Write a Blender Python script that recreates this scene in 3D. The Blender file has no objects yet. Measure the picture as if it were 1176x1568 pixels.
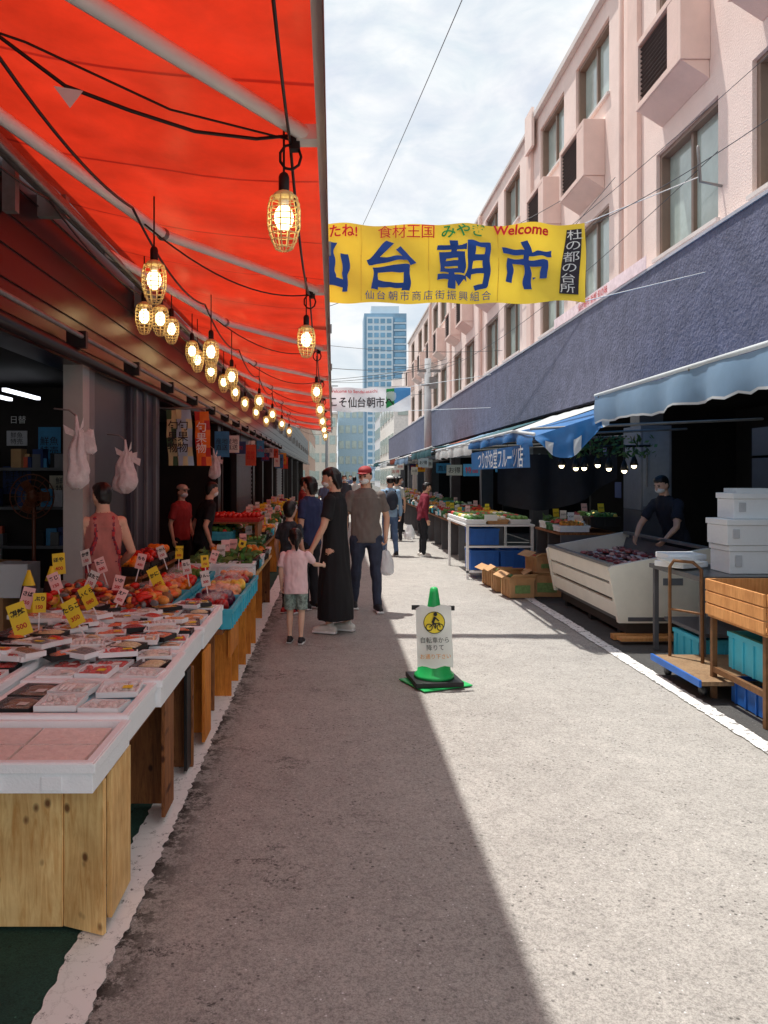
import bpy, bmesh, math, random
from mathutils import Vector, Matrix, noise
from mathutils.bvhtree import BVHTree
R = random.Random(7)
scene = bpy.context.scene

# ------------------------------------------------------------------ materials
def lin(c):
    c = c/255.0
    return c/12.92 if c <= 0.04045 else ((c+0.055)/1.055)**2.4
MC = {}
def M(name, rgb, rough=0.6, var=0.15, scale=6.0, bump=0.0, metal=0.0, emit=0.0, trans=0.0, stretch=(1,1,1), coat=0.0, bscale=None, spec=0.5):
    if name in MC: return MC[name]
    m = bpy.data.materials.new(name); m.use_nodes = True
    nt = m.node_tree; N = nt.nodes; L = nt.links
    b = N['Principled BSDF']; out = N['Material Output']
    col = [lin(v) for v in rgb]
    geo = N.new('ShaderNodeNewGeometry'); mp = N.new('ShaderNodeMapping'); mp.inputs['Scale'].default_value = stretch
    L.new(geo.outputs['Position'], mp.inputs['Vector'])
    nz = N.new('ShaderNodeTexNoise'); nz.inputs['Scale'].default_value = scale; nz.inputs['Detail'].default_value = 6
    nz.inputs['Roughness'].default_value = 0.65
    L.new(mp.outputs[0], nz.inputs['Vector'])
    rp = N.new('ShaderNodeValToRGB')
    rp.color_ramp.elements[0].position = 0.3; rp.color_ramp.elements[1].position = 0.7
    rp.color_ramp.elements[0].color = [v*(1-var) for v in col]+[1]
    rp.color_ramp.elements[1].color = [min(1, v*(1+var)) for v in col]+[1]
    L.new(nz.outputs['Fac'], rp.inputs[0]); L.new(rp.outputs[0], b.inputs['Base Color'])
    b.inputs['Roughness'].default_value = rough; b.inputs['Metallic'].default_value = metal
    b.inputs['Specular IOR Level'].default_value = spec
    b.inputs['Coat Weight'].default_value = coat
    if bump > 0:
        n2 = N.new('ShaderNodeTexNoise'); n2.inputs['Scale'].default_value = bscale or scale*4; n2.inputs['Detail'].default_value = 5
        L.new(mp.outputs[0], n2.inputs['Vector'])
        bp = N.new('ShaderNodeBump'); bp.inputs['Strength'].default_value = bump; bp.inputs['Distance'].default_value = 0.02
        L.new(n2.outputs['Fac'], bp.inputs['Height']); L.new(bp.outputs[0], b.inputs['Normal'])
    if emit > 0:
        b.inputs['Emission Color'].default_value = col+[1]; b.inputs['Emission Strength'].default_value = emit
    if trans > 0:
        t = N.new('ShaderNodeBsdfTranslucent'); L.new(rp.outputs[0], t.inputs['Color'])
        mx = N.new('ShaderNodeMixShader'); mx.inputs[0].default_value = trans
        L.new(b.outputs[0], mx.inputs[1]); L.new(t.outputs[0], mx.inputs[2]); L.new(mx.outputs[0], out.inputs['Surface'])
    MC[name] = m; return m

# ------------------------------------------------------------------ mesh builder
class MB:
    def __init__(s):
        s.v = []; s.f = []; s.m = []; s.sm = []; s.T = None; s.mats = []
    def mi(s, mat):
        if isinstance(mat, int): return mat
        if mat not in s.mats: s.mats.append(mat)
        return s.mats.index(mat)
    def add(s, vs, fs, mat, smooth=False):
        o = len(s.v)
        if s.T is not None: vs = [s.T @ Vector(p) for p in vs]
        s.v.extend([tuple(p) for p in vs])
        for i, f in enumerate(fs):
            s.f.append([o+k for k in f])
            s.m.append(s.mi(mat[i]) if isinstance(mat, list) else s.mi(mat)); s.sm.append(smooth)
    def box(s, x0, x1, y0, y1, z0, z1, mat):
        vs = [(x, y, z) for z in (z0, z1) for y in (y0, y1) for x in (x0, x1)]
        s.add(vs, [(0,2,3,1),(4,5,7,6),(0,1,5,4),(2,6,7,3),(0,4,6,2),(1,3,7,5)], mat)
    def obox(s, c, d, mat, rz=0, rx=0, ry=0):
        T = Matrix.Translation(c) @ Matrix.Rotation(rz,4,'Z') @ Matrix.Rotation(rx,4,'X') @ Matrix.Rotation(ry,4,'Y')
        vs = [T @ Vector((x*d[0]/2, y*d[1]/2, z*d[2]/2)) for z in (-1,1) for y in (-1,1) for x in (-1,1)]
        s.add(vs, [(0,2,3,1),(4,5,7,6),(0,1,5,4),(2,6,7,3),(0,4,6,2),(1,3,7,5)], mat)
    def quad(s, a, b, c, d, mat): s.add([a,b,c,d], [(0,1,2,3)], mat)
    def prism_y(s, poly, y0, y1, mat):
        n = len(poly)
        vs = [(p[0], y0, p[1]) for p in poly]+[(p[0], y1, p[1]) for p in poly]
        s.add(vs, [list(range(n)), list(range(2*n-1, n-1, -1))]+[(i, i+n, (i+1)%n+n, (i+1)%n) for i in range(n)], mat)
    def tube(s, pts, rad, mat, seg=8, cap=True, rnd=True, closed=False):
        P = [Vector(p) for p in pts]; n = len(P)
        if not isinstance(rad, (list, tuple)): rad = [rad]*n
        rad = list(rad); mats = mat if isinstance(mat, list) else [mat]*(n-1)
        if cap and rnd and not closed:
            d0 = (P[0]-P[1]).normalized(); d1 = (P[-1]-P[-2]).normalized(); a, b = rad[0], rad[-1]
            P = [P[0]+d0*a*0.9, P[0]+d0*a*0.6]+P+[P[-1]+d1*b*0.6, P[-1]+d1*b*0.9]
            rad = [a*0.4, a*0.8]+rad+[b*0.8, b*0.4]; mats = [mats[0]]*2+mats+[mats[-1]]*2; n = len(P)
        vs = []; up = None
        for i in range(n):
            if closed: t = (P[(i+1)%n]-P[i-1]).normalized()
            else: t = (P[min(i+1,n-1)]-P[max(i-1,0)]).normalized()
            if up is None:
                up = Vector((0,0,1)) if abs(t.z) < 0.9 else Vector((0,1,0))
            x = up.cross(t)
            if x.length < 1e-5: x = Vector((1,0,0)).cross(t)
            x.normalize(); y = t.cross(x).normalized(); up = y
            for k in range(seg):
                a = 2*math.pi*k/seg
                vs.append(P[i]+(x*math.cos(a)+y*math.sin(a))*rad[i])
        fs = []; ms = []
        for i in range(n if closed else n-1):
            j = (i+1)%n
            for k in range(seg):
                fs.append((i*seg+k, i*seg+(k+1)%seg, j*seg+(k+1)%seg, j*seg+k)); ms.append(mats[min(i, len(mats)-1)])
        if cap and not closed:
            fs.append(list(range(seg-1,-1,-1))); ms.append(mats[0])
            fs.append([(n-1)*seg+k for k in range(seg)]); ms.append(mats[-1])
        s.add(vs, fs, ms, True)
    def loft(s, rings, mat, seg=20):
        vs = []; n = len(rings); mats = mat if isinstance(mat, list) else [mat]*(n-1)
        for (cx, cy, z, rx, ry) in rings:
            for k in range(seg):
                a = 2*math.pi*k/seg; vs.append((cx+rx*math.cos(a), cy+ry*math.sin(a), z))
        fs = []; ms = []
        for i in range(n-1):
            for k in range(seg):
                fs.append((i*seg+k, i*seg+(k+1)%seg, (i+1)*seg+(k+1)%seg, (i+1)*seg+k)); ms.append(mats[i])
        fs.append(list(range(seg-1,-1,-1))); ms.append(mats[0]); fs.append([(n-1)*seg+k for k in range(seg)]); ms.append(mats[-1])
        s.add(vs, fs, ms, True)
    def ball(s, c, r, mat, seg=10, rings=6, rot=None, jit=0):
        if not isinstance(r, (tuple, list)): r = (r, r, r)
        vs = []; fs = []
        c = Vector(c)
        for i in range(rings+1):
            th = math.pi*i/rings
            for k in range(seg):
                a = 2*math.pi*k/seg
                p = Vector((r[0]*math.sin(th)*math.cos(a), r[1]*math.sin(th)*math.sin(a), r[2]*math.cos(th)))
                if rot is not None: p = rot @ p
                if jit: p = p*(1+jit*noise.noise((c+p)*9))
                vs.append(c+p)
        for i in range(rings):
            for k in range(seg):
                fs.append((i*seg+k, (i+1)*seg+k, (i+1)*seg+(k+1)%seg, i*seg+(k+1)%seg))
        s.add(vs, fs, mat, True)
    def mesh(s, name):
        me = bpy.data.meshes.new(name); me.from_pydata(s.v, [], s.f)
        for m in s.mats: me.materials.append(m)
        me.polygons.foreach_set('material_index', s.m); me.polygons.foreach_set('use_smooth', s.sm)
        me.update(); return me
    def make(s, name, parent=None, bevel=0.0, loc=None):
        xs = [p[0] for p in s.v]; ys = [p[1] for p in s.v]; zs = [p[2] for p in s.v]
        if loc is None: loc = ((min(xs)+max(xs))/2, (min(ys)+max(ys))/2, min(zs))
        s.v = [(p[0]-loc[0], p[1]-loc[1], p[2]-loc[2]) for p in s.v]
        ob = bpy.data.objects.new(name, s.mesh(name)); scene.collection.objects.link(ob); ob.location = loc
        if parent: ob.parent = parent; ob.matrix_parent_inverse = Matrix.Translation(parent.location).inverted()
        if bevel > 0:
            b = ob.modifiers.new('bevel', 'BEVEL'); b.width = bevel; b.segments = 2; b.limit_method = 'ANGLE'; b.angle_limit = math.radians(50)
        return ob
def empty(name, loc=(0,0,0)):
    e = bpy.data.objects.new(name, None); e.location = loc; scene.collection.objects.link(e); return e

TC = {}
def text_geo(t, size, bold=0.0, sub=0.0):
    k = (t, size, bold, sub)
    if k in TC: return TC[k]
    cu = bpy.data.curves.new('t', 'FONT'); cu.body = t; cu.size = size; cu.align_x = 'CENTER'; cu.align_y = 'CENTER'; cu.offset = bold
    cu.resolution_u = 3; cu.fill_mode = 'FRONT'
    ob = bpy.data.objects.new('t', cu); scene.collection.objects.link(ob)
    dg = bpy.context.evaluated_depsgraph_get(); dg.update()
    me = bpy.data.meshes.new_from_object(ob.evaluated_get(dg))
    bm = bmesh.new(); bm.from_mesh(me); bmesh.ops.triangulate(bm, faces=bm.faces)
    if sub > 0:
        for _ in range(4):
            es = [e for e in bm.edges if e.calc_length() > sub]
            if not es: break
            bmesh.ops.subdivide_edges(bm, edges=es, cuts=1); bmesh.ops.triangulate(bm, faces=bm.faces)
    bm.verts.ensure_lookup_table()
    vs = [v.co.copy() for v in bm.verts]; fs = [[v.index for v in f.verts] for f in bm.faces]
    if vs:
        cx = (min(v.x for v in vs)+max(v.x for v in vs))/2; cy = (min(v.y for v in vs)+max(v.y for v in vs))/2
        for v in vs: v.x -= cx; v.y -= cy
    bm.free(); bpy.data.objects.remove(ob); bpy.data.curves.remove(cu); bpy.data.meshes.remove(me)
    TC[k] = (vs, fs); return TC[k]
def put_text(mb, t, size, T, mat, bold=0.0, fn=None, sub=0.0, sx=1.0, sy=1.0):
    vs, fs = text_geo(t, size, bold, sub)
    vv = [T @ Vector((p.x*sx, p.y*sy, 0)) for p in vs]
    if fn: vv = [fn(p) for p in vv]
    mb.add(vv, fs, mat)
R90 = Matrix.Rotation(math.pi/2,4,'X')

# ------------------------------------------------------------------ world / sun / camera
SUN = Vector((0.21, -0.24, -1)).normalized()
w = bpy.data.worlds.new("World"); scene.world = w; w.use_nodes = True
nt = w.node_tree; N = nt.nodes; L = nt.links
bg = N['Background']; bg.inputs[1].default_value = 0.15
sk = N.new('ShaderNodeTexSky'); sk.sky_type = 'NISHITA'; sk.sun_disc = False
sk.sun_elevation = math.radians(72.3); sk.sun_rotation = math.radians(-41); sk.air_density = 1.0; sk.dust_density = 3.0
tc = N.new('ShaderNodeTexCoord'); mp = N.new('ShaderNodeMapping'); mp.inputs['Scale'].default_value = (1, 1, 2.2)
L.new(tc.outputs['Generated'], mp.inputs[0])
def cloud(sc, det, p0, p1, c0, c1, dist=.3):
    nz = N.new('ShaderNodeTexNoise'); nz.inputs['Scale'].default_value = sc; nz.inputs['Detail'].default_value = det; nz.inputs['Roughness'].default_value = 0.58
    nz.inputs['Distortion'].default_value = dist; L.new(mp.outputs[0], nz.inputs['Vector'])
    rp = N.new('ShaderNodeValToRGB'); rp.color_ramp.elements[0].position = p0; rp.color_ramp.elements[1].position = p1
    rp.color_ramp.elements[0].color = (*c0,1); rp.color_ramp.elements[1].color = (*c1,1); L.new(nz.outputs['Fac'], rp.inputs[0]); return rp.outputs[0]
cov = cloud(6.5, 8, 0.34, 0.58, (0.66,)*3, (1.0,)*3)
shd = cloud(11, 7, 0.33, 0.66, (5.4,5.95,6.3), (6.9,6.95,7.0), .6)
mx = N.new('ShaderNodeMixRGB'); L.new(cov, mx.inputs[0]); L.new(sk.outputs[0], mx.inputs[1]); L.new(shd, mx.inputs[2]); L.new(mx.outputs[0], bg.inputs[0])
sl = bpy.data.lights.new('sun', 'SUN'); sl.energy = 5.0; sl.angle = math.radians(1.0); sl.color = (1.0, 0.96, 0.90)
so = bpy.data.objects.new('sun', sl); scene.collection.objects.link(so); so.rotation_euler = SUN.to_track_quat('-Z','Y').to_euler(); so.location = (-5, 6, 25)
cam = bpy.data.cameras.new('camera'); co = bpy.data.objects.new('camera', cam); scene.collection.objects.link(co)
co.location = (0,0,1.65); co.rotation_euler = (math.radians(90),0,0)
cam.sensor_fit = 'VERTICAL'; cam.sensor_height = 24; cam.lens = 18.03; cam.shift_x = 0.0497; cam.shift_y = -0.0357; cam.clip_end = 3000; cam.clip_start = 0.05
scene.camera = co
scene.view_settings.view_transform = 'Standard'

# ------------------------------------------------------------------ ground materials
def asphalt(name, base, dark, cracks=True, grain=0.42, rough=.85):
    m = bpy.data.materials.new(name); m.use_nodes = True; nt = m.node_tree; N = nt.nodes; L = nt.links; b = N['Principled BSDF']
    g = N.new('ShaderNodeNewGeometry')
    def noi(s, d=4, r=0.6):
        n = N.new('ShaderNodeTexNoise'); n.inputs['Scale'].default_value = s; n.inputs['Detail'].default_value = d; n.inputs['Roughness'].default_value = r
        L.new(g.outputs['Position'], n.inputs['Vector']); return n
    def ramp(src, p0, p1, c0, c1):
        r = N.new('ShaderNodeValToRGB'); r.color_ramp.elements[0].position = p0; r.color_ramp.elements[1].position = p1
        r.color_ramp.elements[0].color = (*c0,1); r.color_ramp.elements[1].color = (*c1,1); L.new(src, r.inputs[0]); return r
    def mul(a, b_, f=1.0):
        x = N.new('ShaderNodeMixRGB'); x.blend_type = 'MULTIPLY'
        if isinstance(f, float): x.inputs[0].default_value = f
        else: L.new(f, x.inputs[0])
        L.new(a, x.inputs[1]); L.new(b_, x.inputs[2]); return x.outputs[0]
    big = ramp(noi(0.7, 7, .7).outputs['Fac'], 0.3, 0.72, dark, base)
    fine = ramp(noi(150, 3, .8).outputs['Fac'], 0.36, 0.6, (1-grain,)*3, (1.0,)*3)
    grit = ramp(noi(48, 4, .8).outputs['Fac'], 0.38, 0.52, (0.72,)*3, (1.0,)*3)
    mid = ramp(noi(7, 7, .75).outputs['Fac'], 0.3, 0.62, (0.80,)*3, (1.0,)*3)
    c = mul(big.outputs[0], fine.outputs[0]); c = mul(c, mid.outputs[0]); c = mul(c, grit.outputs[0])
    v = N.new('ShaderNodeTexVoronoi'); v.inputs['Scale'].default_value = 30; L.new(g.outputs['Position'], v.inputs['Vector'])
    pit = ramp(v.outputs['Distance'], 0.14, 0.24, (0.34,)*3, (1.0,)*3)
    c = mul(c, pit.outputs[0], ramp(noi(4.2, 4, .7).outputs['Fac'], 0.48, 0.58, (0,)*3, (1,)*3).outputs[0])
    v2 = N.new('ShaderNodeTexVoronoi'); v2.inputs['Scale'].default_value = 22; L.new(g.outputs['Position'], v2.inputs['Vector'])
    st = ramp(v2.outputs['Distance'], 0.05, 0.10, (1,)*3, (0,)*3)
    x = N.new('ShaderNodeMixRGB'); x.inputs[2].default_value = (*[min(.75,q*1.45) for q in base],1); L.new(st.outputs[0], x.inputs[0]); L.new(c, x.inputs[1]); c = x.outputs[0]
    if cracks:
        sx = N.new('ShaderNodeSeparateXYZ'); L.new(g.outputs['Position'], sx.inputs[0])
        dn = noi(6.0, 6, .75); ad = N.new('ShaderNodeMixRGB'); ad.blend_type = 'ADD'; ad.inputs[0].default_value = 0.45
        L.new(g.outputs['Position'], ad.inputs[1]); L.new(dn.outputs['Color'], ad.inputs[2])
        mpp = N.new('ShaderNodeMapping'); mpp.inputs['Scale'].default_value = (1.6, 4.2, 1); L.new(ad.outputs[0], mpp.inputs[0])
        vc = N.new('ShaderNodeTexVoronoi'); vc.feature = 'DISTANCE_TO_EDGE'; vc.inputs['Scale'].default_value = 1.6; L.new(mpp.outputs[0], vc.inputs['Vector'])
        cr = ramp(vc.outputs['Distance'], 0.006, 0.03, (0.28,)*3, (1,)*3)
        ma = N.new('ShaderNodeMath'); ma.operation = 'ADD'; ma.inputs[1].default_value = 1.0; L.new(sx.outputs['X'], ma.inputs[0])
        mb_ = N.new('ShaderNodeMath'); mb_.operation = 'MULTIPLY'; mb_.inputs[1].default_value = .5; L.new(ma.outputs[0], mb_.inputs[0])
        side = ramp(mb_.outputs[0], .45, .65, (1,)*3, (0,)*3)
        cm = ramp(noi(2.1, 5, .7).outputs['Fac'], 0.53, 0.59, (0,)*3, (1,)*3)
        f = mul(cm.outputs[0], side.outputs[0]); c = mul(c, cr.outputs[0], f)
        ge = ramp(ma.outputs[0], .255, .42, (1,)*3, (0,)*3); gp = ramp(noi(7, 6, .8).outputs['Fac'], 0.48, 0.53, (0,)*3, (1,)*3)
        f2 = mul(ge.outputs[0], gp.outputs[0]); dk = N.new('ShaderNodeRGB'); dk.outputs[0].default_value = (.16,.15,.14,1)
        c = mul(c, dk.outputs[0], f2)
    L.new(c, b.inputs['Base Color']); b.inputs['Roughness'].default_value = rough; b.inputs['Specular IOR Level'].default_value = 0.3
    bp = N.new('ShaderNodeBump'); bp.inputs['Strength'].default_value = 0.7; bp.inputs['Distance'].default_value = 0.01
    L.new(noi(90, 4, .8).outputs['Fac'], bp.inputs['Height']); L.new(bp.outputs[0], b.inputs['Normal'])
    return m
A_road = asphalt('asphalt_worn', (0.62,0.59,0.545), (0.48,0.455,0.42))
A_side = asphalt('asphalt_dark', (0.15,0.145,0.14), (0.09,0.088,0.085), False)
A_green = asphalt('green_paint_floor', (0.055,0.15,0.105), (0.02,0.06,0.05), False)
A_far = asphalt('ground_far', (0.22,0.215,0.21), (0.17,0.17,0.16), False)
def paint(name, thr):
    m = bpy.data.materials.new(name); m.use_nodes = True; nt = m.node_tree; N = nt.nodes; L = nt.links; b = N['Principled BSDF']
    g = N.new('ShaderNodeNewGeometry')
    n = N.new('ShaderNodeTexNoise'); n.inputs['Scale'].default_value = 16; n.inputs['Detail'].default_value = 10; n.inputs['Roughness'].default_value = 0.8
    L.new(g.outputs['Position'], n.inputs[0])
    v = N.new('ShaderNodeTexVoronoi'); v.feature = 'DISTANCE_TO_EDGE'; v.inputs['Scale'].default_value = 9
    ad = N.new('ShaderNodeMixRGB'); ad.blend_type = 'ADD'; ad.inputs[0].default_value = .12; L.new(g.outputs['Position'], ad.inputs[1]); L.new(n.outputs['Color'], ad.inputs[2]); L.new(ad.outputs[0], v.inputs['Vector'])
    r = N.new('ShaderNodeValToRGB'); r.color_ramp.elements[0].position = thr; r.color_ramp.elements[1].position = thr+0.04
    r.color_ramp.elements[0].color = (0.16,0.15,0.14,1); r.color_ramp.elements[1].color = (0.88,0.87,0.84,1)
    L.new(n.outputs['Fac'], r.inputs[0])
    r2 = N.new('ShaderNodeValToRGB'); r2.color_ramp.elements[0].position = 0.0; r2.color_ramp.elements[1].position = 0.02
    r2.color_ramp.elements[0].color = (0.5,0.5,0.48,1); r2.color_ramp.elements[1].color = (1,1,1,1); L.new(v.outputs['Distance'], r2.inputs[0])
    x = N.new('ShaderNodeMixRGB'); x.blend_type = 'MULTIPLY'; x.inputs[0].default_value = 0.6; L.new(r.outputs[0], x.inputs[1]); L.new(r2.outputs[0], x.inputs[2])
    L.new(x.outputs[0], b.inputs['Base Color']); b.inputs['Roughness'].default_value = 0.7
    return m
P_l = paint('worn_white_paint', 0.38); P_r = paint('worn_white_paint_b', 0.42)
def sheet(name, x0, x1, y0, y1, z, mat, jag=0.0, step=0.15):
    mb = MB()
    if jag == 0: mb.quad((x0,y0,z),(x1,y0,z),(x1,y1,z),(x0,y1,z), mat)
    else:
        y = y0; pa = None
        while y < y1:
            a = x0+jag*.5*noise.noise((y*5, 1.3, 0))+jag*.7*noise.noise((y*23, 3.3, 0)); b = x1+jag*.5*noise.noise((y*5, 7.7, 0))+jag*.9*noise.noise((y*27, 9.3, 0))
            if pa: mb.quad((pa[0],pa[2],z),(pa[1],pa[2],z),(b,y,z),(a,y,z), mat)
            pa = (a, b, y); y += step if y > 9 else 0.015
    return mb.make(name)
sheet('ground', -700, 700, -200, 1400, -0.012, A_far)
sheet('road', -0.95, 2.75, -3, 120, -0.004, A_road)
sheet('green_painted_floor', -6, -0.86, -3, 60, 0.0, A_green, 0.02)
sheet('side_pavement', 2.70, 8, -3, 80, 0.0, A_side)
sheet('road_line', -0.905, -0.750, -3, 60, 0.005, P_l, 0.02)
sheet('road_line', 2.57, 2.69, -3, 60, 0.005, P_r, 0.02)

# ------------------------------------------------------------------ common materials
pink = M('pink_render', (240,219,210), .85, .07, 1.5, bump=.4, bscale=50)
pinkd = M('pink_panel', (230,203,192), .8, .08, 2, bump=.2, bscale=60)
trimw = M('parapet_trim', (214,206,202), .7, .1, 3)
band = M('slate_stucco', (96,98,120), .9, .25, 3.0, bump=1.0, bscale=22)
glass = M('window_glass', (176,192,186), .07, .25, 1.2, spec=.8)
frame = M('alu_frame', (138,116,102), .5, .1, 5)
louv = M('louvre_dark', (70,62,60), .6, .2, 5)
black = M('black_plastic', (22,22,24), .5, .2, 10)
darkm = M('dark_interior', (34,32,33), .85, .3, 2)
maroon = M('maroon_cladding', (32,14,22), .30, .2, 2.5)
maroon2 = M('maroon_dark', (24,12,16), .4, .25, 2.5)
steel = M('galvanised_steel', (140,138,136), .45, .2, 8, metal=.5)
steeld = M('grey_steel_panel', (100,100,104), .5, .15, 4, metal=.2)
white = M('white_plastic', (242,243,243), .45, .04, 6)
styro = M('styrofoam', (247,251,253), .6, .02, 20, bump=.15, bscale=120)
ivory = M('ivory_enamel', (243,238,222), .4, .06, 4)
cyan = M('cyan_crate', (70,190,215), .5, .12, 5)
bluec = M('blue_crate', (35,100,185), .5, .15, 5)
card = M('cardboard', (190,148,104), .85, .15, 5)
def wood(name, c1, c2, knots=True):
    m = bpy.data.materials.new(name); m.use_nodes = True; nt = m.node_tree; N = nt.nodes; L = nt.links; b = N['Principled BSDF']
    g = N.new('ShaderNodeNewGeometry'); mp = N.new('ShaderNodeMapping'); mp.inputs['Scale'].default_value = (9, 9, 0.9); L.new(g.outputs['Position'], mp.inputs[0])
    n = N.new('ShaderNodeTexNoise'); n.inputs['Scale'].default_value = 4; n.inputs['Detail'].default_value = 9; n.inputs['Distortion'].default_value = 1.6; n.inputs['Roughness'].default_value = .7; L.new(mp.outputs[0], n.inputs[0])
    r = N.new('ShaderNodeValToRGB'); r.color_ramp.elements[0].position = .34; r.color_ramp.elements[1].position = .6
    r.color_ramp.elements[0].color = (*[lin(v) for v in c1],1); r.color_ramp.elements[1].color = (*[lin(v) for v in c2],1); L.new(n.outputs[0], r.inputs[0])
    c = r.outputs[0]
    n3 = N.new('ShaderNodeTexNoise'); n3.inputs['Scale'].default_value = 5; n3.inputs['Detail'].default_value = 6; L.new(g.outputs['Position'], n3.inputs[0])
    r3 = N.new('ShaderNodeValToRGB'); r3.color_ramp.elements[0].position = .3; r3.color_ramp.elements[1].position = .55; r3.color_ramp.elements[0].color = (.76,.70,.64,1); r3.color_ramp.elements[1].color = (1,1,1,1); L.new(n3.outputs[0], r3.inputs[0])
    x = N.new('ShaderNodeMixRGB'); x.blend_type = 'MULTIPLY'; x.inputs[0].default_value = 1; L.new(c, x.inputs[1]); L.new(r3.outputs[0], x.inputs[2]); c = x.outputs[0]
    if knots:
        mp2 = N.new('ShaderNodeMapping'); mp2.inputs['Scale'].default_value = (13, 2.5, 9); L.new(g.outputs['Position'], mp2.inputs[0])
        v = N.new('ShaderNodeTexVoronoi'); v.inputs['Scale'].default_value = 1.0; L.new(mp2.outputs[0], v.inputs['Vector'])
        k = N.new('ShaderNodeValToRGB'); k.color_ramp.elements[0].position = .09; k.color_ramp.elements[1].position = .20
        k.color_ramp.elements[0].color = (.16,.07,.03,1); k.color_ramp.elements[1].color = (1,1,1,1); L.new(v.outputs['Distance'], k.inputs[0])
        x = N.new('ShaderNodeMixRGB'); x.blend_type = 'MULTIPLY'; x.inputs[0].default_value = .9; L.new(c, x.inputs[1]); L.new(k.outputs[0], x.inputs[2]); c = x.outputs[0]
    L.new(c, b.inputs['Base Color']); b.inputs['Roughness'].default_value = .65
    return m
ply = wood('plywood', (222,164,92), (252,214,146)); plyd = wood('plywood_dark', (112,66,34), (168,108,60)); plyo = wood('plywood_orange', (206,116,30), (238,152,54), False)
crate_w = wood('crate_wood', (200,134,72), (228,166,102), False)

# ------------------------------------------------------------------ right: pink building
FX = 4.5
bld = empty('pink_building', (FX, 25, 0))
mb = MB()
cent = []
for k in range(0, 7): cent += [7.4+6*k, 9.85+6*k]
cent = [c for c in cent if c < 45]
def piers(z0, z1, hw):
    y = 0.0
    for c in cent:
        mb.box(FX, FX+.25, y, c-hw, z0, z1, pink); y = c+hw
    mb.box(FX, FX+.25, y, 46, z0, z1, pink)
mb.box(FX, FX+.25, 0, 46, 4.35, 4.66, pink); mb.box(FX, FX+.25, 0, 46, 6.1, 7.9, pink); mb.box(FX, FX+.25, 0, 46, 9.15, 9.5, pink)
piers(4.66, 6.1, .86); piers(7.9, 9.15, .86)
mb.box(FX+.25, 16, 45.7, 46, 0, 9.5, pink); mb.box(FX+.25, 16, 0, .3, 0, 9.5, pink)
for yy in (11.4, 17.45, 23.4, 29.4, 35.4):
    mb.box(FX-.07, FX-.002, yy-.18, yy+.18, 4.5, 9.498, pinkd)
mb.make('walls', bld)
mb = MB()
mb.box(FX-.10, FX+.35, 0, 17.3, 9.502, 9.62, trimw); mb.box(FX-.06, FX+.35, 17.32, 46, 9.502, 9.58, trimw); mb.box(FX+.35, 16, .3, 45.7, 9.45, 9.5, trimw)
mb.box(FX-.14, FX-.08, 16.9, 17.5, 8.9, 9.75, pink)
mb.make('roof', bld)
mb = MB(); mf = MB(); curt = M('net_curtain', (206,213,208), .8, .12, 9, stretch=(1,6,.3))
for c in cent:
    for (z0, z1) in ((4.66, 6.1), (7.9, 9.15)):
        mb.box(FX+.15, FX+.16, c-.86, c+.03, z0, z1, glass); mb.box(FX+.165, FX+.175, c+.03, c+.86, z0, z1, glass)
        mf.box(FX+.05, FX+.2, c-.86, c-.79, z0, z1, frame); mf.box(FX+.05, FX+.2, c+.79, c+.86, z0, z1, frame)
        mf.box(FX+.05, FX+.2, c-.79, c+.79, z0, z0+.05, frame); mf.box(FX+.05, FX+.2, c-.79, c+.79, z1-.06, z1, frame)
        mf.box(FX+.10, FX+.18, c-.03, c+.03, z0+.05, z1-.06, frame)
        mf.box(FX-.05, FX+.049, c-.9, c+.9, z0-.05, z0-.003, trimw)
        mb.box(FX+.20, FX+.21, c-.8, c+.8, z0, z1, curt)
mb.make('window_panes', bld); mf.make('window_frames', bld)
mb = MB()
for i, c in enumerate(cent):
    z0, z1 = 6.62, 7.55
    x0 = FX-.36
    mb.box(x0, FX-.002, c-.68, c-.60, z0, z1, pinkd); mb.box(x0, FX-.002, c+.60, c+.68, z0, z1, pinkd)
    mb.box(x0, FX-.002, c-.60, c+.60, z1-.08, z1, pinkd); mb.box(x0, FX-.002, c-.60, c+.60, z0, z0+.08, pinkd)
    mb.box(x0+.003, x0+.05, c-.60, c-.30, z0+.08, z1-.08, pinkd)
    for j in range(12):
        zz = z0+.11+j*.062
        mb.obox((x0+.06, c+.15, zz), (.07, .9, .01), louv, ry=math.radians(35))
    mb.box(x0+.14, x0+.15, c-.3, c+.6, z0+.08, z1-.08, black)
    mb.prism_y([(FX-.003, z0-.002), (x0+.02, z0-.002), (FX-.003, z0-.22)], c-.66, c+.66, pinkd)
mb.make('air_conditioner_housings', bld, bevel=.01)
mb = MB()
mb.box(FX-.16, FX+.2, 3, 60, 2.9, 4.46, band); mb.box(FX-.18, FX-.002, 3, 60, 4.462, 4.50, M('band_cap', (180,180,188), .6))
mb.make('slate_fascia', bld)
mb = MB()
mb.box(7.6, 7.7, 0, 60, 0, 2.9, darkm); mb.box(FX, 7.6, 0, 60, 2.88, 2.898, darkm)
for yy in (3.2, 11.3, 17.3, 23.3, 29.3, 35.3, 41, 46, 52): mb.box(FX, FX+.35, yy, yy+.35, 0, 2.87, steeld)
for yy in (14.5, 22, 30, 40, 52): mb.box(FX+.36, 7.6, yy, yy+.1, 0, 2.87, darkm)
mb.make('ground_floor', bld)
mb = MB()
for yy in (11.75, 23.1, 35.1): mb.tube([(FX-.1, yy, 4.52), (FX-.1, yy, 9.4)], .04, pinkd)
mb.make('drain_pipes', bld)
mb = MB(); mb.tube([(4.49, 8.9, 5.0), (4.25, 8.9, 5.05), (4.22, 8.9, 5.45)], .018, steel); mb.make('bracket', bld)

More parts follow.
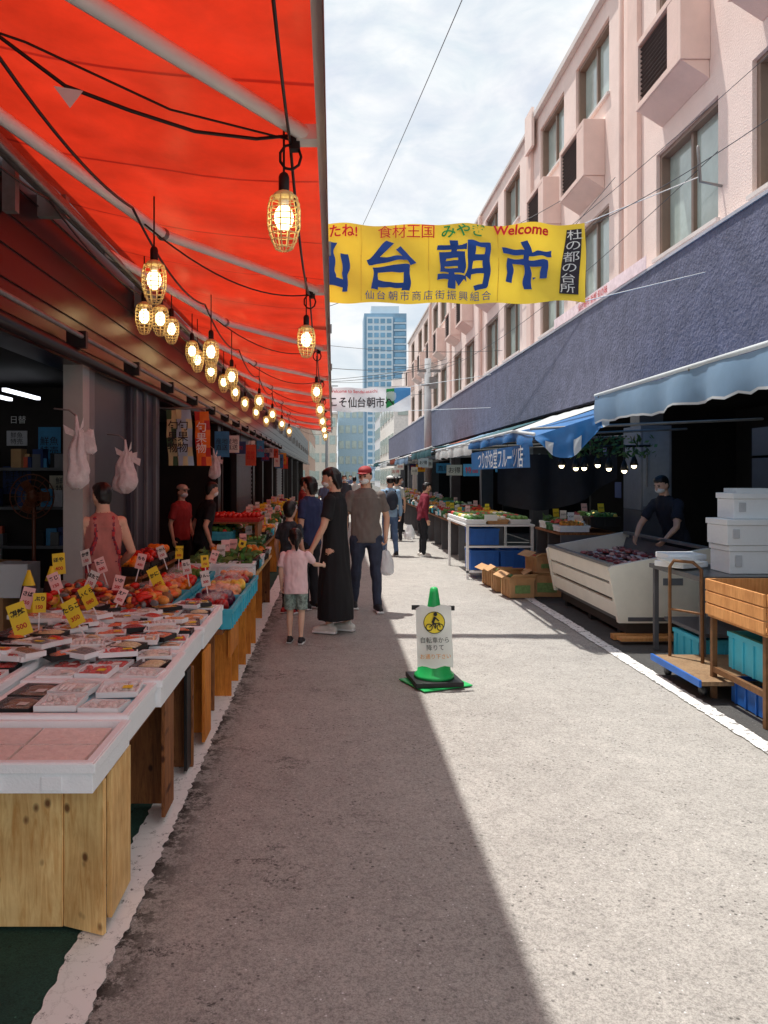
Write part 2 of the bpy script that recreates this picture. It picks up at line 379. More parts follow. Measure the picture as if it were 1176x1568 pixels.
def simple_building(name, x0, x1, y0, y1, h, wallm, nf, nw, side='-X', glassm=None):
    e = empty(name, ((x0+x1)/2, (y0+y1)/2, 0)); gm = glassm or glass
    a = MB(); a.box(x0, x1, y0, y1, 0, h, wallm); a.make('walls', e)
    a = MB(); a.box(x0-.2, x1+.2, y0-.2, y1+.2, h+.003, h+.35, trimw); a.box(x0+1,x0+2.5,y0+2,y0+4,h+.36,h+1.8,trimw); a.make('roof', e)
    a = MB(); fh = h/nf
    for f in range(nf):
        for k in range(nw):
            z0 = f*fh+fh*.3; z1 = f*fh+fh*.8
            wx = (x1-x0)/nw; a.box(x0+wx*(k+.15), x0+wx*(k+.85), y0-.06, y0-.003, z0, z1, gm)
            wy = (y1-y0)/nw
            if side == '-X': a.box(x0-.06, x0-.003, y0+wy*(k+.15), y0+wy*(k+.85), z0, z1, gm)
            else: a.box(x1+.003, x1+.06, y0+wy*(k+.15), y0+wy*(k+.85), z0, z1, gm)
    a.make('windows', e)
    return e
simple_building('white_building', 4.9, 16, 62, 80, 8.5, M('wh1', (232,226,220), .8), 3, 5)
simple_building('grey_building', 6.5, 20, 95, 120, 12, M('gr1', (205,205,208), .8), 4, 6)
simple_building('glass_office_building', 1.0, 6.0, 150, 165, 15, M('bl1', (165,192,208), .4), 5, 4)
simple_building('beige_building', -9, .6, 130, 150, 12, M('be1', (222,212,198), .8), 4, 7, '+X')
simple_building('brown_building', -14, -2.2, 70, 95, 8, M('br1', (180,150,134), .8), 3, 5, '+X')
tw = empty('apartment_tower', (14, 225, 0))
tg = M('tower_glass', (120,168,200), .25, .25, .3); tp = M('tower_panel', (210,226,236), .5, .05, .2); tdk = M('tower_shaded_side', (128,164,190), .4, .12, .3)  # tower colours lightened so distance haze is painted into them
a = MB(); a.box(8.9, 21, 220, 232, 0, 48, tdk); a.box(9.6, 17.0, 219.0, 219.997, 0, 46.8, tp); a.box(11, 19, 222, 230, 48.003, 50.5, tp); a.make('walls', tw)  # pale slab is the lit face, darker body paints the shaded side
a = MB()
for f in range(23):
    z = 1+f*2
    for k in range(4): a.box(9.9+k*1.8, 11.2+k*1.8, 218.85, 218.997, z, z+1.25, tg)
    a.box(17.3, 20.9, 219.6, 219.997, z, z+.35, tp); a.box(17.6, 20.6, 219.7, 219.99, z+.5, z+1.7, tg)
a.make('windows', tw)
leafA = M('leaves', (72,104,56), .8, .4, 3); leafB = M('leaves_light', (106,136,70), .8, .3, 3)

# ------------------------------------------------------------------ left: shop row
WX = -1.95
sh = empty('shop_row_building', (WX, 20, 0))
a = MB()
a.box(WX-.25, WX, -2, 60, 2.5, 4.3, maroon)
for i in range(8): a.box(WX+.002, WX+.012, -2, 60, 2.62+i*.2, 2.625+i*.2, maroon2)
a.box(-8, WX-.25, -2, 60, 4.1, 4.3, maroon2)
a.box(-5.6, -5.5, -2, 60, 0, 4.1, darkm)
a.make('walls', sh)
a = MB()
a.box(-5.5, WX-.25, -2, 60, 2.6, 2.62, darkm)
for yy in (8.3, 13.6, 19.2, 25, 33, 41, 50): a.box(-5.5, WX-.01, yy, yy+.12, 0, 2.6, M('partition', (48,42,40), .8, .25, 3))
a.box(WX-.12, WX+.03, 5.9, 6.06, 0, 2.5, M('post_grey', (172,168,164), .5, .12, 3)); a.box(WX-.10, WX+.01, 6.10, 6.26, 0, 2.5, M('post_grey2', (120,118,118), .5))
a.box(WX-.06, WX-.01, 6.26, 7.3, 0, 2.5, M('door_dark', (60,58,62), .4, .2, 3)); a.box(WX-.09, WX+.03, 7.3, 8.5, 0, 2.5, M('navy_panel', (52,50,62), .5, .2, 3))
for k in range(3): a.box(WX+.031, WX+.06, 7.4+k*.4, 7.46+k*.4, 0, 2.5, steeld)
for yy in (12.9, 15.4, 18.6, 21, 24.3, 30, 36, 42): a.box(WX-.1, WX+.02, yy, yy+.3, 0, 2.5, maroon2)
for (y0, y1) in ((15.7, 18.6), (27, 29.5)):
    a.box(WX-.06, WX-.03, y0, y1, 0, 2.5, steeld)
    for j in range(24): a.box(WX-.029, WX-.012, y0, y1, .05+j*.1, .09+j*.1, steeld)
a.make('partitions', sh)
a = MB()
a.tube([(WX+.10, -1, 2.52), (WX+.10, 60, 2.52)], .045, maroon2, seg=10); a.tube([(WX+.16, -1, 2.64), (WX+.16, 60, 2.64)], .018, steel)
for k in range(18): a.obox((WX+.12, 1+k*1.5, 2.62), (.14,.05,.12), black)
for k in range(20): a.box(WX+.013, WX+.09, 1.5+k*3, 1.56+k*3, 3.2, 3.5, steel)
a.make('shutter_rail', sh)
lit = M('tube_light', (240,245,255), .5, 0, 1, emit=2.5)
a = MB()
for i in range(2): a.obox((-2.95-.32*i, 7.3+.1*i, 2.42), (.04,.8,.03), lit)
a.make('fluorescent_light')
pc = [(60,140,190),(210,90,60),(220,210,190),(230,180,60),(40,60,110),(200,200,205)]
pm = [M('poster%d'%i, pc[i], .6, .15, 14) for i in range(6)]
ink = M('ink', (20,20,26)); inkr = M('ink_red', (200,30,30))
a = MB()
for i, (px, pz, pw, ph, c) in enumerate([(-3.05,1.97,.24,.4,0),(-2.72,2.0,.2,.26,2),(-2.45,1.95,.16,.3,1),(-3.4,2.05,.22,.16,5),(-2.9,1.55,.3,.2,2),(-2.5,1.55,.2,.2,3),(-3.4,1.6,.3,.3,4),(-2.2,1.9,.2,.4,0),(-2.15,1.5,.16,.2,1)]):
    a.box(px-pw/2, px+pw/2, 8.27, 8.285, pz-ph/2, pz+ph/2, pm[c])
    put_text(a, '鮮魚\n特売', min(pw, ph)*.42, Matrix.Translation((px, 8.265, pz)) @ R90, ink)
put_text(a, '日替', .09, Matrix.Translation((-3.38, 8.265, 2.25)) @ R90, white)
a.make('wall_posters')
a = MB()
for zz in (.9, 1.3, 1.7): a.box(-4.9, -2.3, 7.85, 8.25, zz, zz+.03, steeld)
for i in range(110):
    zz = R.choice((.93,1.33,1.73)); x = R.uniform(-4.8,-2.35); s = R.uniform(.04,.10)
    a.obox((x, 7.95+R.uniform(-.05,.1), zz+s), (s*1.2, .10, s*2), R.choice(pm+[card,black,steeld,maroon]), rz=R.uniform(-.2,.2))
a.make('stock_shelf')
a = MB()
for i in range(26):
    x = R.uniform(-4.2,-2.25); y = R.uniform(6.0,7.6); z = R.choice((.0,.0,.3,.6)); s = R.uniform(.1,.17)
    a.obox((x, y, z+s), (s*2, s*1.7, s*1.9), R.choice((card,styro,steeld,bluec,maroon,card)), rz=R.uniform(-.2,.2))
a.make('stacked_boxes', bevel=.005)
a = MB(); fanm = M('fan_brown', (120,66,40), .4)
a.ball((-2.85,7.3,1.45), (.06,.06,.06), fanm)
for rr in (.1,.16,.21): a.tube([(-2.85+rr*math.cos(t*.3), 7.28, 1.45+rr*math.sin(t*.3)) for t in range(21)], .006, fanm, closed=True, seg=5)
for t in range(14): a.tube([(-2.85, 7.27, 1.45), (-2.85+.21*math.cos(t*.45), 7.28, 1.45+.21*math.sin(t*.45))], .003, fanm, seg=4)
for t in range(3): a.obox((-2.85+.09*math.cos(t*2.1), 7.31, 1.45+.09*math.sin(t*2.1)), (.14,.01,.09), fanm, ry=-t*2.1, rx=.3)
a.tube([(-2.85,7.33,1.42),(-2.85,7.33,.05)], .02, fanm); a.ball((-2.85,7.33,.03),(.18,.18,.03), fanm)
a.make('electric_fan')

# ------------------------------------------------------------------ red awning
ra = bpy.data.materials.new('red_awning_fabric'); ra.use_nodes = True
nt = ra.node_tree; N = nt.nodes; L = nt.links; b = N['Principled BSDF']
g = N.new('ShaderNodeNewGeometry'); sx = N.new('ShaderNodeSeparateXYZ'); L.new(g.outputs['Position'], sx.inputs[0])
mm = N.new('ShaderNodeMath'); mm.operation = 'PINGPONG'; mm.inputs[1].default_value = 0.55; L.new(sx.outputs['Y'], mm.inputs[0])
r = N.new('ShaderNodeValToRGB'); r.color_ramp.elements[0].position = 0.008; r.color_ramp.elements[1].position = 0.02
r.color_ramp.elements[0].color = (.42,.015,.008,1); r.color_ramp.elements[1].color = (.76,.040,.014,1); L.new(mm.outputs[0], r.inputs[0])
n = N.new('ShaderNodeTexNoise'); n.inputs['Scale'].default_value = 2.0; n.inputs['Detail'].default_value = 7; n.inputs['Roughness'].default_value = .65; L.new(g.outputs['Position'], n.inputs[0])
r2 = N.new('ShaderNodeValToRGB'); r2.color_ramp.elements[0].color = (.66,.62,.62,1); r2.color_ramp.elements[0].position = .32; r2.color_ramp.elements[1].position = .64; L.new(n.outputs[0], r2.inputs[0])
x = N.new('ShaderNodeMixRGB'); x.blend_type = 'MULTIPLY'; x.inputs[0].default_value = 1; L.new(r.outputs[0], x.inputs[1]); L.new(r2.outputs[0], x.inputs[2])
L.new(x.outputs[0], b.inputs['Base Color']); b.inputs['Roughness'].default_value = .34
t = N.new('ShaderNodeBsdfTranslucent'); L.new(x.outputs[0], t.inputs[0]); ms = N.new('ShaderNodeMixShader'); ms.inputs[0].default_value = .42
L.new(b.outputs[0], ms.inputs[1]); L.new(t.outputs[0], ms.inputs[2]); L.new(ms.outputs[0], N['Material Output'].inputs['Surface'])
aw = empty('red_awning', (-1, 13, 3.3))
def awz(x): return 3.32+(-.07-x)*.15
a = MB(); ny = 290; nx = 8; Y0, Y1 = -1.0, 28.0
vs = []; fs = []
for i in range(ny+1):
    y = Y0+(Y1-Y0)*i/ny; ph = ((y-3.6)/3.0) % 1.0
    for j in range(nx+1):
        u = j/nx; x = -.07+(-1.88+.07)*u
        sag = -.07*math.sin(math.pi*u)*(0.6+.4*math.sin(math.pi*ph))+.014*math.sin(y*5.7)*math.sin(math.pi*u)
        vs.append((x, y, awz(x)+sag+.03*noise.noise((x*1.5,y*1.2,0))))
for i in range(ny):
    for j in range(nx): p = i*(nx+1)+j; fs.append((p, p+1, p+nx+2, p+nx+1))
a.add(vs, fs, ra, True)
a.make('fabric', aw)
barw = M('awning_arm_white', (246,242,238), .4, .04, 5)
a = MB()
a.box(-.075, -.035, Y0, Y1, 3.20, 3.325, barw); a.box(-.034, -.03, Y0, Y1, 3.12, 3.21, M('valance_trim', (120,40,30), .5, .3, 9))
a.tube([(-1.78, Y0, 3.42), (-1.78, Y1, 3.42)], .045, steel); a.tube([(-1.7, Y0, 3.34), (-1.7, Y1, 3.34)], .022, steel)
for k in range(-1, 9):
    yf = 3.6+3*k
    el = (-1.15, yf-1.4, 3.28); fr = (-.12, yf, 3.24); ws = (-1.75, yf-3.6, 3.38)
    a.tube([el, fr], .036, barw); a.tube([ws, el], .036, barw)
    a.ball(el, .045, steel); a.obox(fr, (.10,.09,.07), barw); a.obox((fr[0]-.06, fr[1], fr[2]-.04), (.05,.05,.06), black)
    a.obox((-1.86, yf-1.5, 3.43), (.2,.07,.14), steel)
for k in range(10): a.obox((-.03, -.5+3*k, 3.27), (.03,.02,.1), steel)
a.make('frame', aw)

a = MB(); cab = M('cable_black', (18,18,20), .5)
def cable(p, q, sag, r=.008, n=14, m=cab):
    pts = []
    for i in range(n+1):
        u = i/n; v = Vector(p).lerp(Vector(q), u); v.z -= sag*4*u*(1-u); pts.append(v)
    a.tube(pts, r, m, seg=5, rnd=False)
a.tube([(-1.75,2.75,3.36),(-1.3,3,3.36),(-1.08,3.1,3.22),(-.85,3.2,3.17),(-.61,3.4,3.17),(-.35,3.52,3.19),(-.2,3.6,3.24)], .008, cab, seg=6)
a.tube([(-1.75,2.7,3.40),(-1.2,3,3.34),(-.7,3.3,3.22),(-.2,3.6,3.22)], .005, cab, seg=6)
a.add([(-1.12,3.08,3.21),(-1.0,3.08,3.19),(-1.06,3.10,3.13)],[(0,1,2)],white)
for k in range(0, 8):
    cable((-.2,3.6+3*k,3.2), (-.2,6.6+3*k,3.2), .16); cable((-.2,3.6+3*k,3.2), (-.22,6.6+3*k,3.2), .06, .005)
    cable((-1.2,2.0+2.6*k,3.25), (-1.2,4.6+2.6*k,3.25), .12, .008); cable((-1.7,2+2.6*k,3.3), (-1.7,4.6+2.6*k,3.3), .1, .007)
    cable((-.2,6.6+3*k,3.2), (-1.2,4.9+3*k,3.25), .15, .006)
cable((-.16, .8, 3.2), (-.2,3.6,3.2), .1, .007)
for k in range(5):
    p = (-.2, 3.6+3*k, 3.14)
    a.tube([(p[0]+.05*math.cos(t*.7), p[1], p[2]+.06*math.sin(t*.7)) for t in range(9)], .007, cab, seg=5, closed=True)
a.make('hanging_cables')
cage = M('lamp_cage', (250,232,180), .5, .1, 6, trans=.3); bulb = M('bulb_glow', (255,228,170), .4, 0, 1, emit=6)
bulb.cycles.emission_sampling = 'NONE'; lit.cycles.emission_sampling = 'NONE'
a = MB()
a.tube([(0,0,.30),(0,0,.235)], .022, black); a.tube([(0,0,.62),(0,0,.30)], .005, black, seg=5)
a.ball((0,0,.135), (.040,.040,.055), bulb); a.tube([(0,0,.235),(0,0,.19)], .020, white)
prof = [(.235,.028),(.215,.055),(.17,.066),(.10,.066),(.045,.05),(.01,.035),(0,.015)]
for k in range(10):
    an = k*math.pi/5; a.tube([(r_*math.cos(an), r_*math.sin(an), z) for z, r_ in prof], .003, cage, seg=4, rnd=False)
for z, r_ in [(.215,.056),(.19,.064),(.165,.067),(.14,.067),(.115,.067),(.09,.066),(.065,.06),(.04,.052),(.01,.036)]:
    a.tube([(r_*math.cos(t*math.pi/8), r_*math.sin(t*math.pi/8), z) for t in range(16)], .0025, cage, seg=4, closed=True)
a.ball((0,0,.225), (.045,.045,.02), cage)
lm = a.mesh('cage_lamp')
def lamp(x, y, z, light=0, sc=1.15):
    o = bpy.data.objects.new('cage_lamp', lm); scene.collection.objects.link(o); o.location = (x,y,z); o.scale = (sc,)*3; o.rotation_euler = (0,0,R.random()*3)
    if light:
        l = bpy.data.lights.new('bulb_light', 'POINT'); l.energy = light; l.color = (1,.74,.4); l.shadow_soft_size = .04
        q = bpy.data.objects.new('bulb_light', l); scene.collection.objects.link(q); q.parent = o; q.location = (0,0,.14)
lamp(-.23,3.6,2.70,4.0)
for i, y in enumerate((6.6,10.7,13.6,16.6,19.6,22.6)): lamp(-.23,y,2.66,4 if i<1 else 0)
for i, (x, y, z) in enumerate([(-1.14,4.9,2.74),(-1.19,7.5,2.70),(-1.24,9.4,2.70),(-1.2,12.5,2.7),(-1.2,15.2,2.7),(-1.2,18,2.7),(-1.2,21,2.7),(-1.62,6.6,2.86),(-1.55,6.9,2.9),(-1.66,7.9,3.0),(-1.65,9,2.95),(-1.65,9.35,2.9),(-1.65,10.4,2.9),(-1.65,11.6,2.9),(-1.65,13,2.9),(-1.65,14.4,2.85),(-1.65,16.5,2.85),(-1.65,19,2.85)]):
    lamp(x, y, z, 4.0 if i in (0,1,7,10) else 0)

# ------------------------------------------------------------------ banners
def banner(x0, x1, z0, z1, Y, base, items, amp=.05, sag=.03, seed=0.0, extra=None):
    def fn(p, wob=0):
        dy = amp*noise.noise((p.x*1.7+seed, p.z*1.1, seed))+amp*.45*noise.noise((p.x*3.2+seed, p.z*2.0, 3))+amp*.4*math.sin((p.x*1.0+p.z*1.4)*5.5+seed)
        u = (p.x-x0)/(x1-x0); v = (p.z-z0)/(z1-z0)
        dz = -sag*4*u*(1-u)+.012*math.sin(p.x*9+seed)*(1 if v > .5 else -1)*abs(v-.5)*2
        q = Vector((p.x, p.y+dy, p.z+dz))
        if wob: q.x += wob*noise.noise((p.x*6,p.z*6,9)); q.z += wob*noise.noise((p.x*6,p.z*6,19))
        return q
    a = MB(); nx, nz_ = 150, 36; vs = []; fs = []
    for i in range(nx+1):
        for j in range(nz_+1): vs.append(fn(Vector((x0+(x1-x0)*i/nx, Y, z0+(z1-z0)*j/nz_))))
    for i in range(nx):
        for j in range(nz_): p = i*(nz_+1)+j; fs.append((p, p+nz_+1, p+nz_+2, p+1))
    a.add(vs, fs, base, True)
    for (t, cx, cz, size, mat, bold, sx_, sy_, rot, off) in items:
        T = Matrix.Translation((cx, Y-off, cz)) @ R90 @ Matrix.Rotation(rot,4,'Z')
        put_text(a, t, size, T, mat, bold, (lambda p: fn(p, .04)) if size > .5 else fn, .03, sx_, sy_)
    if extra: extra(a, fn)
    for (px, pz) in ((x0, z0), (x0, z1)): a.tube([fn(Vector((px, Y, pz))), (px-.6, Y, pz+.05)], .006, white, seg=5)
    return a
yel = M('banner_yellow', (253,214,66), .6, .05, 3, trans=.4)
bl = M('banner_blue', (26,74,170), .6, .08, 6, trans=.3); rd = M('banner_red', (214,32,54), .6, .05, 6, trans=.3); gn = M('banner_green', (40,150,80), .6, .05, 6, trans=.3); bk = M('banner_black', (35,28,40), .6); wt = M('banner_white', (245,245,240), .6, .03, 5, trans=.3)
it = []
Yb = 8.9
for ch, x in (('仙',-.12),('台',.68),('朝',1.50),('市',2.24)):
    it.append((ch, x, 4.09, .61, bl, .014, 1.04, .95, -.04, .03))
it += [('たね!', .12, 4.48, .15, rd, .003, 1, 1, 0, .022), ('みやぎ', 1.50, 4.485, .165, gn, .003, 1.05, 1, 0, .022),
       ('Welcome', 2.17, 4.50, .15, rd, .004, 1.05, 1, -.05, .022)]
for i, ch in enumerate('食材王国'): it.append((ch, .60+.165*i, 4.487, .165, rd, 0.0, 1.05, 1, 0, .024))
for i, ch in enumerate('仙台朝市商店街振興組合'): it.append((ch, .42+.135*i, 3.745, .115, bl, 0.0, 1.0, 1, 0, .024))
def exb(a, fn):
    for i in range(8):
        z_ = 3.74+.095*i
        a.add([fn(Vector(p)) for p in ((2.60+.013*i,Yb-.020,z_),(2.83+.006*i,Yb-.020,z_),(2.83+.006*(i+1),Yb-.020,z_+.096),(2.60+.013*(i+1),Yb-.020,z_+.096))],[(0,1,2,3)],bk)
    for i, ch in enumerate('杜の都の台所'):
        put_text(a, ch, .15, Matrix.Translation((2.785-.018*i, Yb-.045, 4.43-.125*i))@R90, wt, .0, fn, .03, 1.25, .85)
    for xx in (-.1,.32,1.1,1.9): a.add([fn(Vector(p)) for p in ((xx,Yb-.010,3.68),(xx+.008,Yb-.010,3.68),(xx+.008,Yb-.010,4.1),(xx,Yb-.010,4.1),(xx+.008,Yb-.010,4.55),(xx,Yb-.010,4.55))],[(0,1,2,3),(3,2,4,5)],M('seam',(230,184,50),.6))
a = banner(-.55, 2.92, 3.66, 4.57, Yb, yel, it, amp=.075, sag=.02, extra=exb)
a.tube([(2.92,Yb,4.57),(4.22,8.9,5.1)], .006, white, seg=5); a.tube([(2.92,Yb,3.67),(4.3,8.9,4.0)], .006, white, seg=5)
a.make('market_banner')
Yc = 21.0
bw = M('banner_pale', (244,247,250), .6, .03, 3, trans=.45); bb = M('banner_skyblue', (90,160,215), .6, .05, 3, trans=.3)
def ex(a, fn):
    for i in range(12):
        x = 1.45+i*.055
        a.add([fn(Vector(p)) for p in ((x, Yc-.02, 3.5+.03*i), (x+.055, Yc-.02, 3.5+.03*(i+1)), (x+.055, Yc-.02, 4.05), (x, Yc-.02, 4.05))], [(0,1,2,3)], bb if i > 3 else gn)
itc = [('Welcome to Sendai-asaichi', .55, 3.98, .12, rd, .001, 1, 1, 0, .03)]
for i, ch in enumerate('ようこそ仙台朝市へ'): itc.append((ch, -.5+.255*i, 3.68, .27, bk, .004, .95, 1.1, 0, .04))
a = banner(-.6, 2.12, 3.42, 4.08, Yc, bw, itc, amp=.05, sag=.04, seed=4, extra=ex)
a.tube([(2.12,Yc,4.08),(4.3,21,4.4)], .008, white, seg=5); a.tube([(2.12,Yc,3.42),(4.3,21,3.5)], .008, white, seg=5)
a.make('welcome_banner')
a = MB(); cr = M('concrete_pole', (165,167,170), .8, .1, 4)
a.tube([(3.45,28,0),(3.45,28,5.9)], [.15,.12], cr, seg=12, rnd=False); a.box(3.1,3.9,27.9,27.98,5.4,5.5,steel); a.box(3.2,3.75,27.85,27.9,4.9,4.97,steel)
a.obox((3.6,27.8,5.0),(.25,.25,.4),steel); a.make('utility_pole')
a = MB(); wm = M('wire', (70,72,76), .6)
def wire(p, q, s, r=.006):
    a.tube([Vector(p).lerp(Vector(q), i/16)-Vector((0,0,s*4*(i/16)*(1-i/16))) for i in range(17)], r, wm, seg=4, rnd=False)
wire((-.3,30,8.5),(1.6,8,7.2),.2,.006); wire((1.6,8,7.2),(2.3,5,9.5),.0,.005)
wire((-3,20,5.5),(4.4,20,4.9),.25,.006); wire((-2,14,4.2),(4.4,14,6.8),.3,.006); wire((3.45,28,5.6),(-5,36,6.2),.3,.01); wire((3.45,28,5.4),(4.45,8.9,5.4),.5,.006)
wire((4.45,6,5.2),(3,8.9,4.55),.1,.005); wire((-1.95,16,4.2),(4.45,30,6.2),.4,.008); wire((2.9,9.5,4.7),(4.48,5.2,5.9),.05,.004)
wire((-3,45,7),(4.4,45,6.4),.3,.012); wire((-3,50,8),(4.4,47,7.6),.3,.012); wire((4.4,12,6.3),(4.4,40,6.4),.4,.006); wire((-2,24,4.6),(4.4,26,5.6),.3,.008); wire((-3,34,5.6),(4.4,33,5.2),.3,.01)
a.make('overhead_wires')
a = MB(); a.tube([(-.4,48,0),(-.4,48,7.5)], .09, cr, seg=8)
for k in range(3): a.box(-.9,.3,47.95,48.0,6.4+.4*k,6.46+.4*k,steel)
a.make('utility_pole')

# ------------------------------------------------------------------ right awnings
blu = M('awning_blue_grey', (140,172,202), .5, .12, 2, trans=.25); blu2 = M('awning_blue', (52,118,182), .5, .15, 2, trans=.25)
wvin = M('awning_white', (228,232,234), .5, .1, 3, trans=.3); tealv = M('awning_teal', (60,110,120), .5, .15, 3, trans=.25)
def awning(name, xf, zf, xb, zb, y0, y1, mat, val, edge=wvin, sag=.05, seed=0, droop=0, trim=None):
    e = empty(name, ((xf+xb)/2, (y0+y1)/2, zf)); a = MB(); ny = max(8, int((y1-y0)/.12)); nx = 6; vs = []; fs = []
    def Z(u, y):
        z = zf+(zb-zf)*u-sag*math.sin(math.pi*u)+.02*noise.noise((y*2.2, u*2, seed))
        if droop: z -= droop*max(0, 1-(y-y0)/.9)*(1-u)*.6
        return z
    for i in range(ny+1):
        y = y0+(y1-y0)*i/ny
        for j in range(nx+1): u = j/nx; vs.append((xf+(xb-xf)*u, y, Z(u, y)))
    for i in range(ny):
        for j in range(nx): p = i*(nx+1)+j; fs.append((p, p+1, p+nx+2, p+nx+1))
    a.add(vs, fs, mat, True); vs = []; fs = []; ms_ = []
    for i in range(ny+1):
        y = y0+(y1-y0)*i/ny; z = Z(0, y); dx = .04*noise.noise((y*3, seed, 5)); b_ = val*(1+.10*noise.noise((y*9,seed,2))+.15*noise.noise((y*2, seed, 1)))
        vs += [(xf-.004, y, z), (xf-.02+dx, y, z-b_*.5), (xf-.012+dx*1.7, y, z-b_*.93), (xf-.01+dx*2, y, z-b_)]
    for i in range(ny):
        for j in range(3): p = i*4+j; fs.append((p, p+1, p+5, p+4)); ms_.append(trim if (trim and j == 2) else mat)
    a.add(vs, fs, ms_, True); a.make('fabric', e)
    a = MB(); a.tube([(xf, y0, zf+.03-droop*.6), (xf, y0+.9 if droop else y0+.5, zf+.02), (xf, y1, zf+.02)], .018, edge, seg=8)
    for yy in (y0+.1, (y0+y1)/2, y1-.1): a.tube([(xf, yy, zf), (xb, yy, zf-.08 if zb < zf+.2 else zf+.1)], .014, steel)
    a.make('frame', e); return e
awning('blue_awning', 2.6, 2.42, 4.33, 2.86, 3.6, 7.62, blu, .26, seed=1, trim=wvin)
awning('blue_awning', 2.0, 2.12, 4.33, 2.80, 7.66, 11.2, blu2, .10, seed=3, droop=.15)
cols = [wvin, tealv, blu, M('awning_rust', (160,80,60), .6, .1, 3, trans=.2), wvin, tealv, blu, wvin]
for k in range(8): awning('stall_awning', 2.05-.06*(k%3), 2.12+.08*(k%2), 4.33, 2.82, 11.3+4.2*k, 15.3+4.2*k, cols[k], .16, seed=k*2.2)
a = MB(); vs = []; fs = []
for i in range(25):
    u = i/24
    for j in range(9):
        v = j/8; x = 2.0+.75*u; z = 2.04+.24*u-v*(.04+.28*math.sin(math.pi*min(1,u*1.2)*.9)); vs.append((x, 7.64-.05*math.sin(u*17)*v-.03*v-.03*noise.noise((u*6,v*3,1)), z))
for i in range(24):
    for j in range(8): p = i*9+j; fs.append((p, p+9, p+10, p+1))
a.add(vs, fs, [wvin if ((k//8)//3)%3 == 1 and k%8 > 3 else blu2 for k in range(len(fs))], True)  # white patches low on the drape are painted reflections
a.make('tarpaulin')
a = MB(); a.quad((1.985,11.0,1.73),(1.985,7.75,1.73),(1.975,7.75,1.97),(1.975,11.0,1.97), blu2)
T = Matrix.Translation((1.965, 9.2, 1.85)) @ Matrix.Rotation(-math.pi/2,4,'Z') @ R90
put_text(a, 'つりがね堂フルーツ店', .25, T, wt, .002); a.make('stall_sign')
a = MB(); a.box(4.31,4.315,10.6,15.0,4.50,4.68,M('pink_strip',(240,214,218),.6,.2,8)); put_text(a,'仙台朝市 新鮮 旬の味',.15,Matrix.Translation((4.305,12.8,4.59))@Matrix.Rotation(-math.pi/2,4,'Z')@R90,inkr); a.make('sign_strip')
a = MB(); vs=[];fs=[]
for i in range(17):
    u=i/16
    for j in range(9):
        v=j/8; vs.append((2.35+1.7*u, 11.0+.12*math.sin(u*16), 1.95-v*(.7-.35*u)-.25*math.sin(math.pi*u)*v))
for i in range(16):
    for j in range(8): p=i*9+j; fs.append((p,p+9,p+10,p+1))
a.add(vs,fs,M('black_net',(34,34,38),.8,.3,5),True); a.make('shade_netting')
a = MB(); spot = M('spot_glow', (255,235,190), .4, 0, 1, emit=6); spot.cycles.emission_sampling = 'NONE'
a.tube([(2.75,9.6,2.0),(3.95,9.6,2.02)], .015, black)
for i in range(7):
    x = 2.86+.15*i+R.uniform(-.03,.03); zz = R.uniform(-.03,.05); a.tube([(x,9.6,2.0),(x,9.6,1.86+zz)], .008, black, seg=5); a.loft([(x,9.6,1.74+zz,.055,.055),(x,9.6,1.80+zz,.04,.04),(x,9.6,1.87+zz,.012,.012)], black, 10); a.ball((x,9.6,1.735+zz), .033, spot)
a.make('spot_lamp_rail')
a = MB()
for i in range(320):
    x = R.uniform(2.65,3.95); y = 9.45+R.uniform(-.1,.1); z = 2.0+R.uniform(-.12,.14); s = R.uniform(.02,.06)
    u = Vector((R.gauss(0,1),R.gauss(0,1),R.gauss(0,1))).normalized(); v = u.orthogonal().normalized()
    a.add([Vector((x,y,z))-u*s, Vector((x,y,z))+v*s*.5, Vector((x,y,z))+u*s, Vector((x,y,z))-v*s*.5], [(0,1,2,3)], R.choice((leafA,leafB)))
a.make('hanging_garland')
# shelving and clutter inside the right-hand stalls
a = MB()
for zz in (.5,1.0,1.45,1.85): a.box(4.9,6.9,8.6,9.0,zz,zz+.03,steeld)
for xx in (4.9,6.87): a.box(xx,xx+.03,8.6,9.0,.0,2.2,steeld)
for i in range(60):
    zz = R.choice((.53,1.03,1.48,1.88)); s = R.uniform(.05,.12); a.obox((R.uniform(5,6.8),8.75,zz+s),(s*1.5,.2,s*2),R.choice(pm+[card,styro,card]),rz=R.uniform(-.2,.2))
a.make('storage_shelf')
a = MB()
for i in range(16):
    x = 4.25+R.uniform(-.1,.15); y = 10.9+i*.35; z = R.uniform(1.4,2.1); a.box(x,x+.004,y,y+R.uniform(.15,.28),z-.12,z+.12,R.choice(pm+[wt,tagy] if 'tagy' in globals() else pm+[wt]))
a.make('pinned_notices')

# ------------------------------------------------------------------ refrigerated display case
e = empty('refrigerated_display_case', (3.3, 8.8, 0))
a = MB()
pf = [(2.86,.17),(3.82,.17),(3.82,.90),(3.76,.92),(2.80,.74),(2.76,.70)]
a.prism_y(pf, 7.70, 7.76, ivory); a.prism_y(pf, 9.92, 9.98, ivory)
a.prism_y([(2.90,.17),(3.78,.17),(3.78,.86),(3.70,.60),(2.86,.56)], 7.762, 9.918, steeld)
a.obox((2.812,8.84,.655),(.05,2.15,.15), ivory, ry=math.radians(-8)); a.obox((2.84,8.84,.48),(.04,2.15,.14), ivory, ry=math.radians(-8)); a.obox((2.865,8.84,.30),(.04,2.15,.15), ivory, ry=math.radians(-8))
a.obox((2.80,8.84,.745),(.07,2.15,.03), steel); a.obox((3.77,8.84,.915),(.07,2.15,.03), steel)
a.box(3.3,3.5,7.693,7.698,.55,.62,M('maker_plate',(120,124,130),.4)); a.box(2.95,3.75,7.694,7.699,.19,.23,steeld)
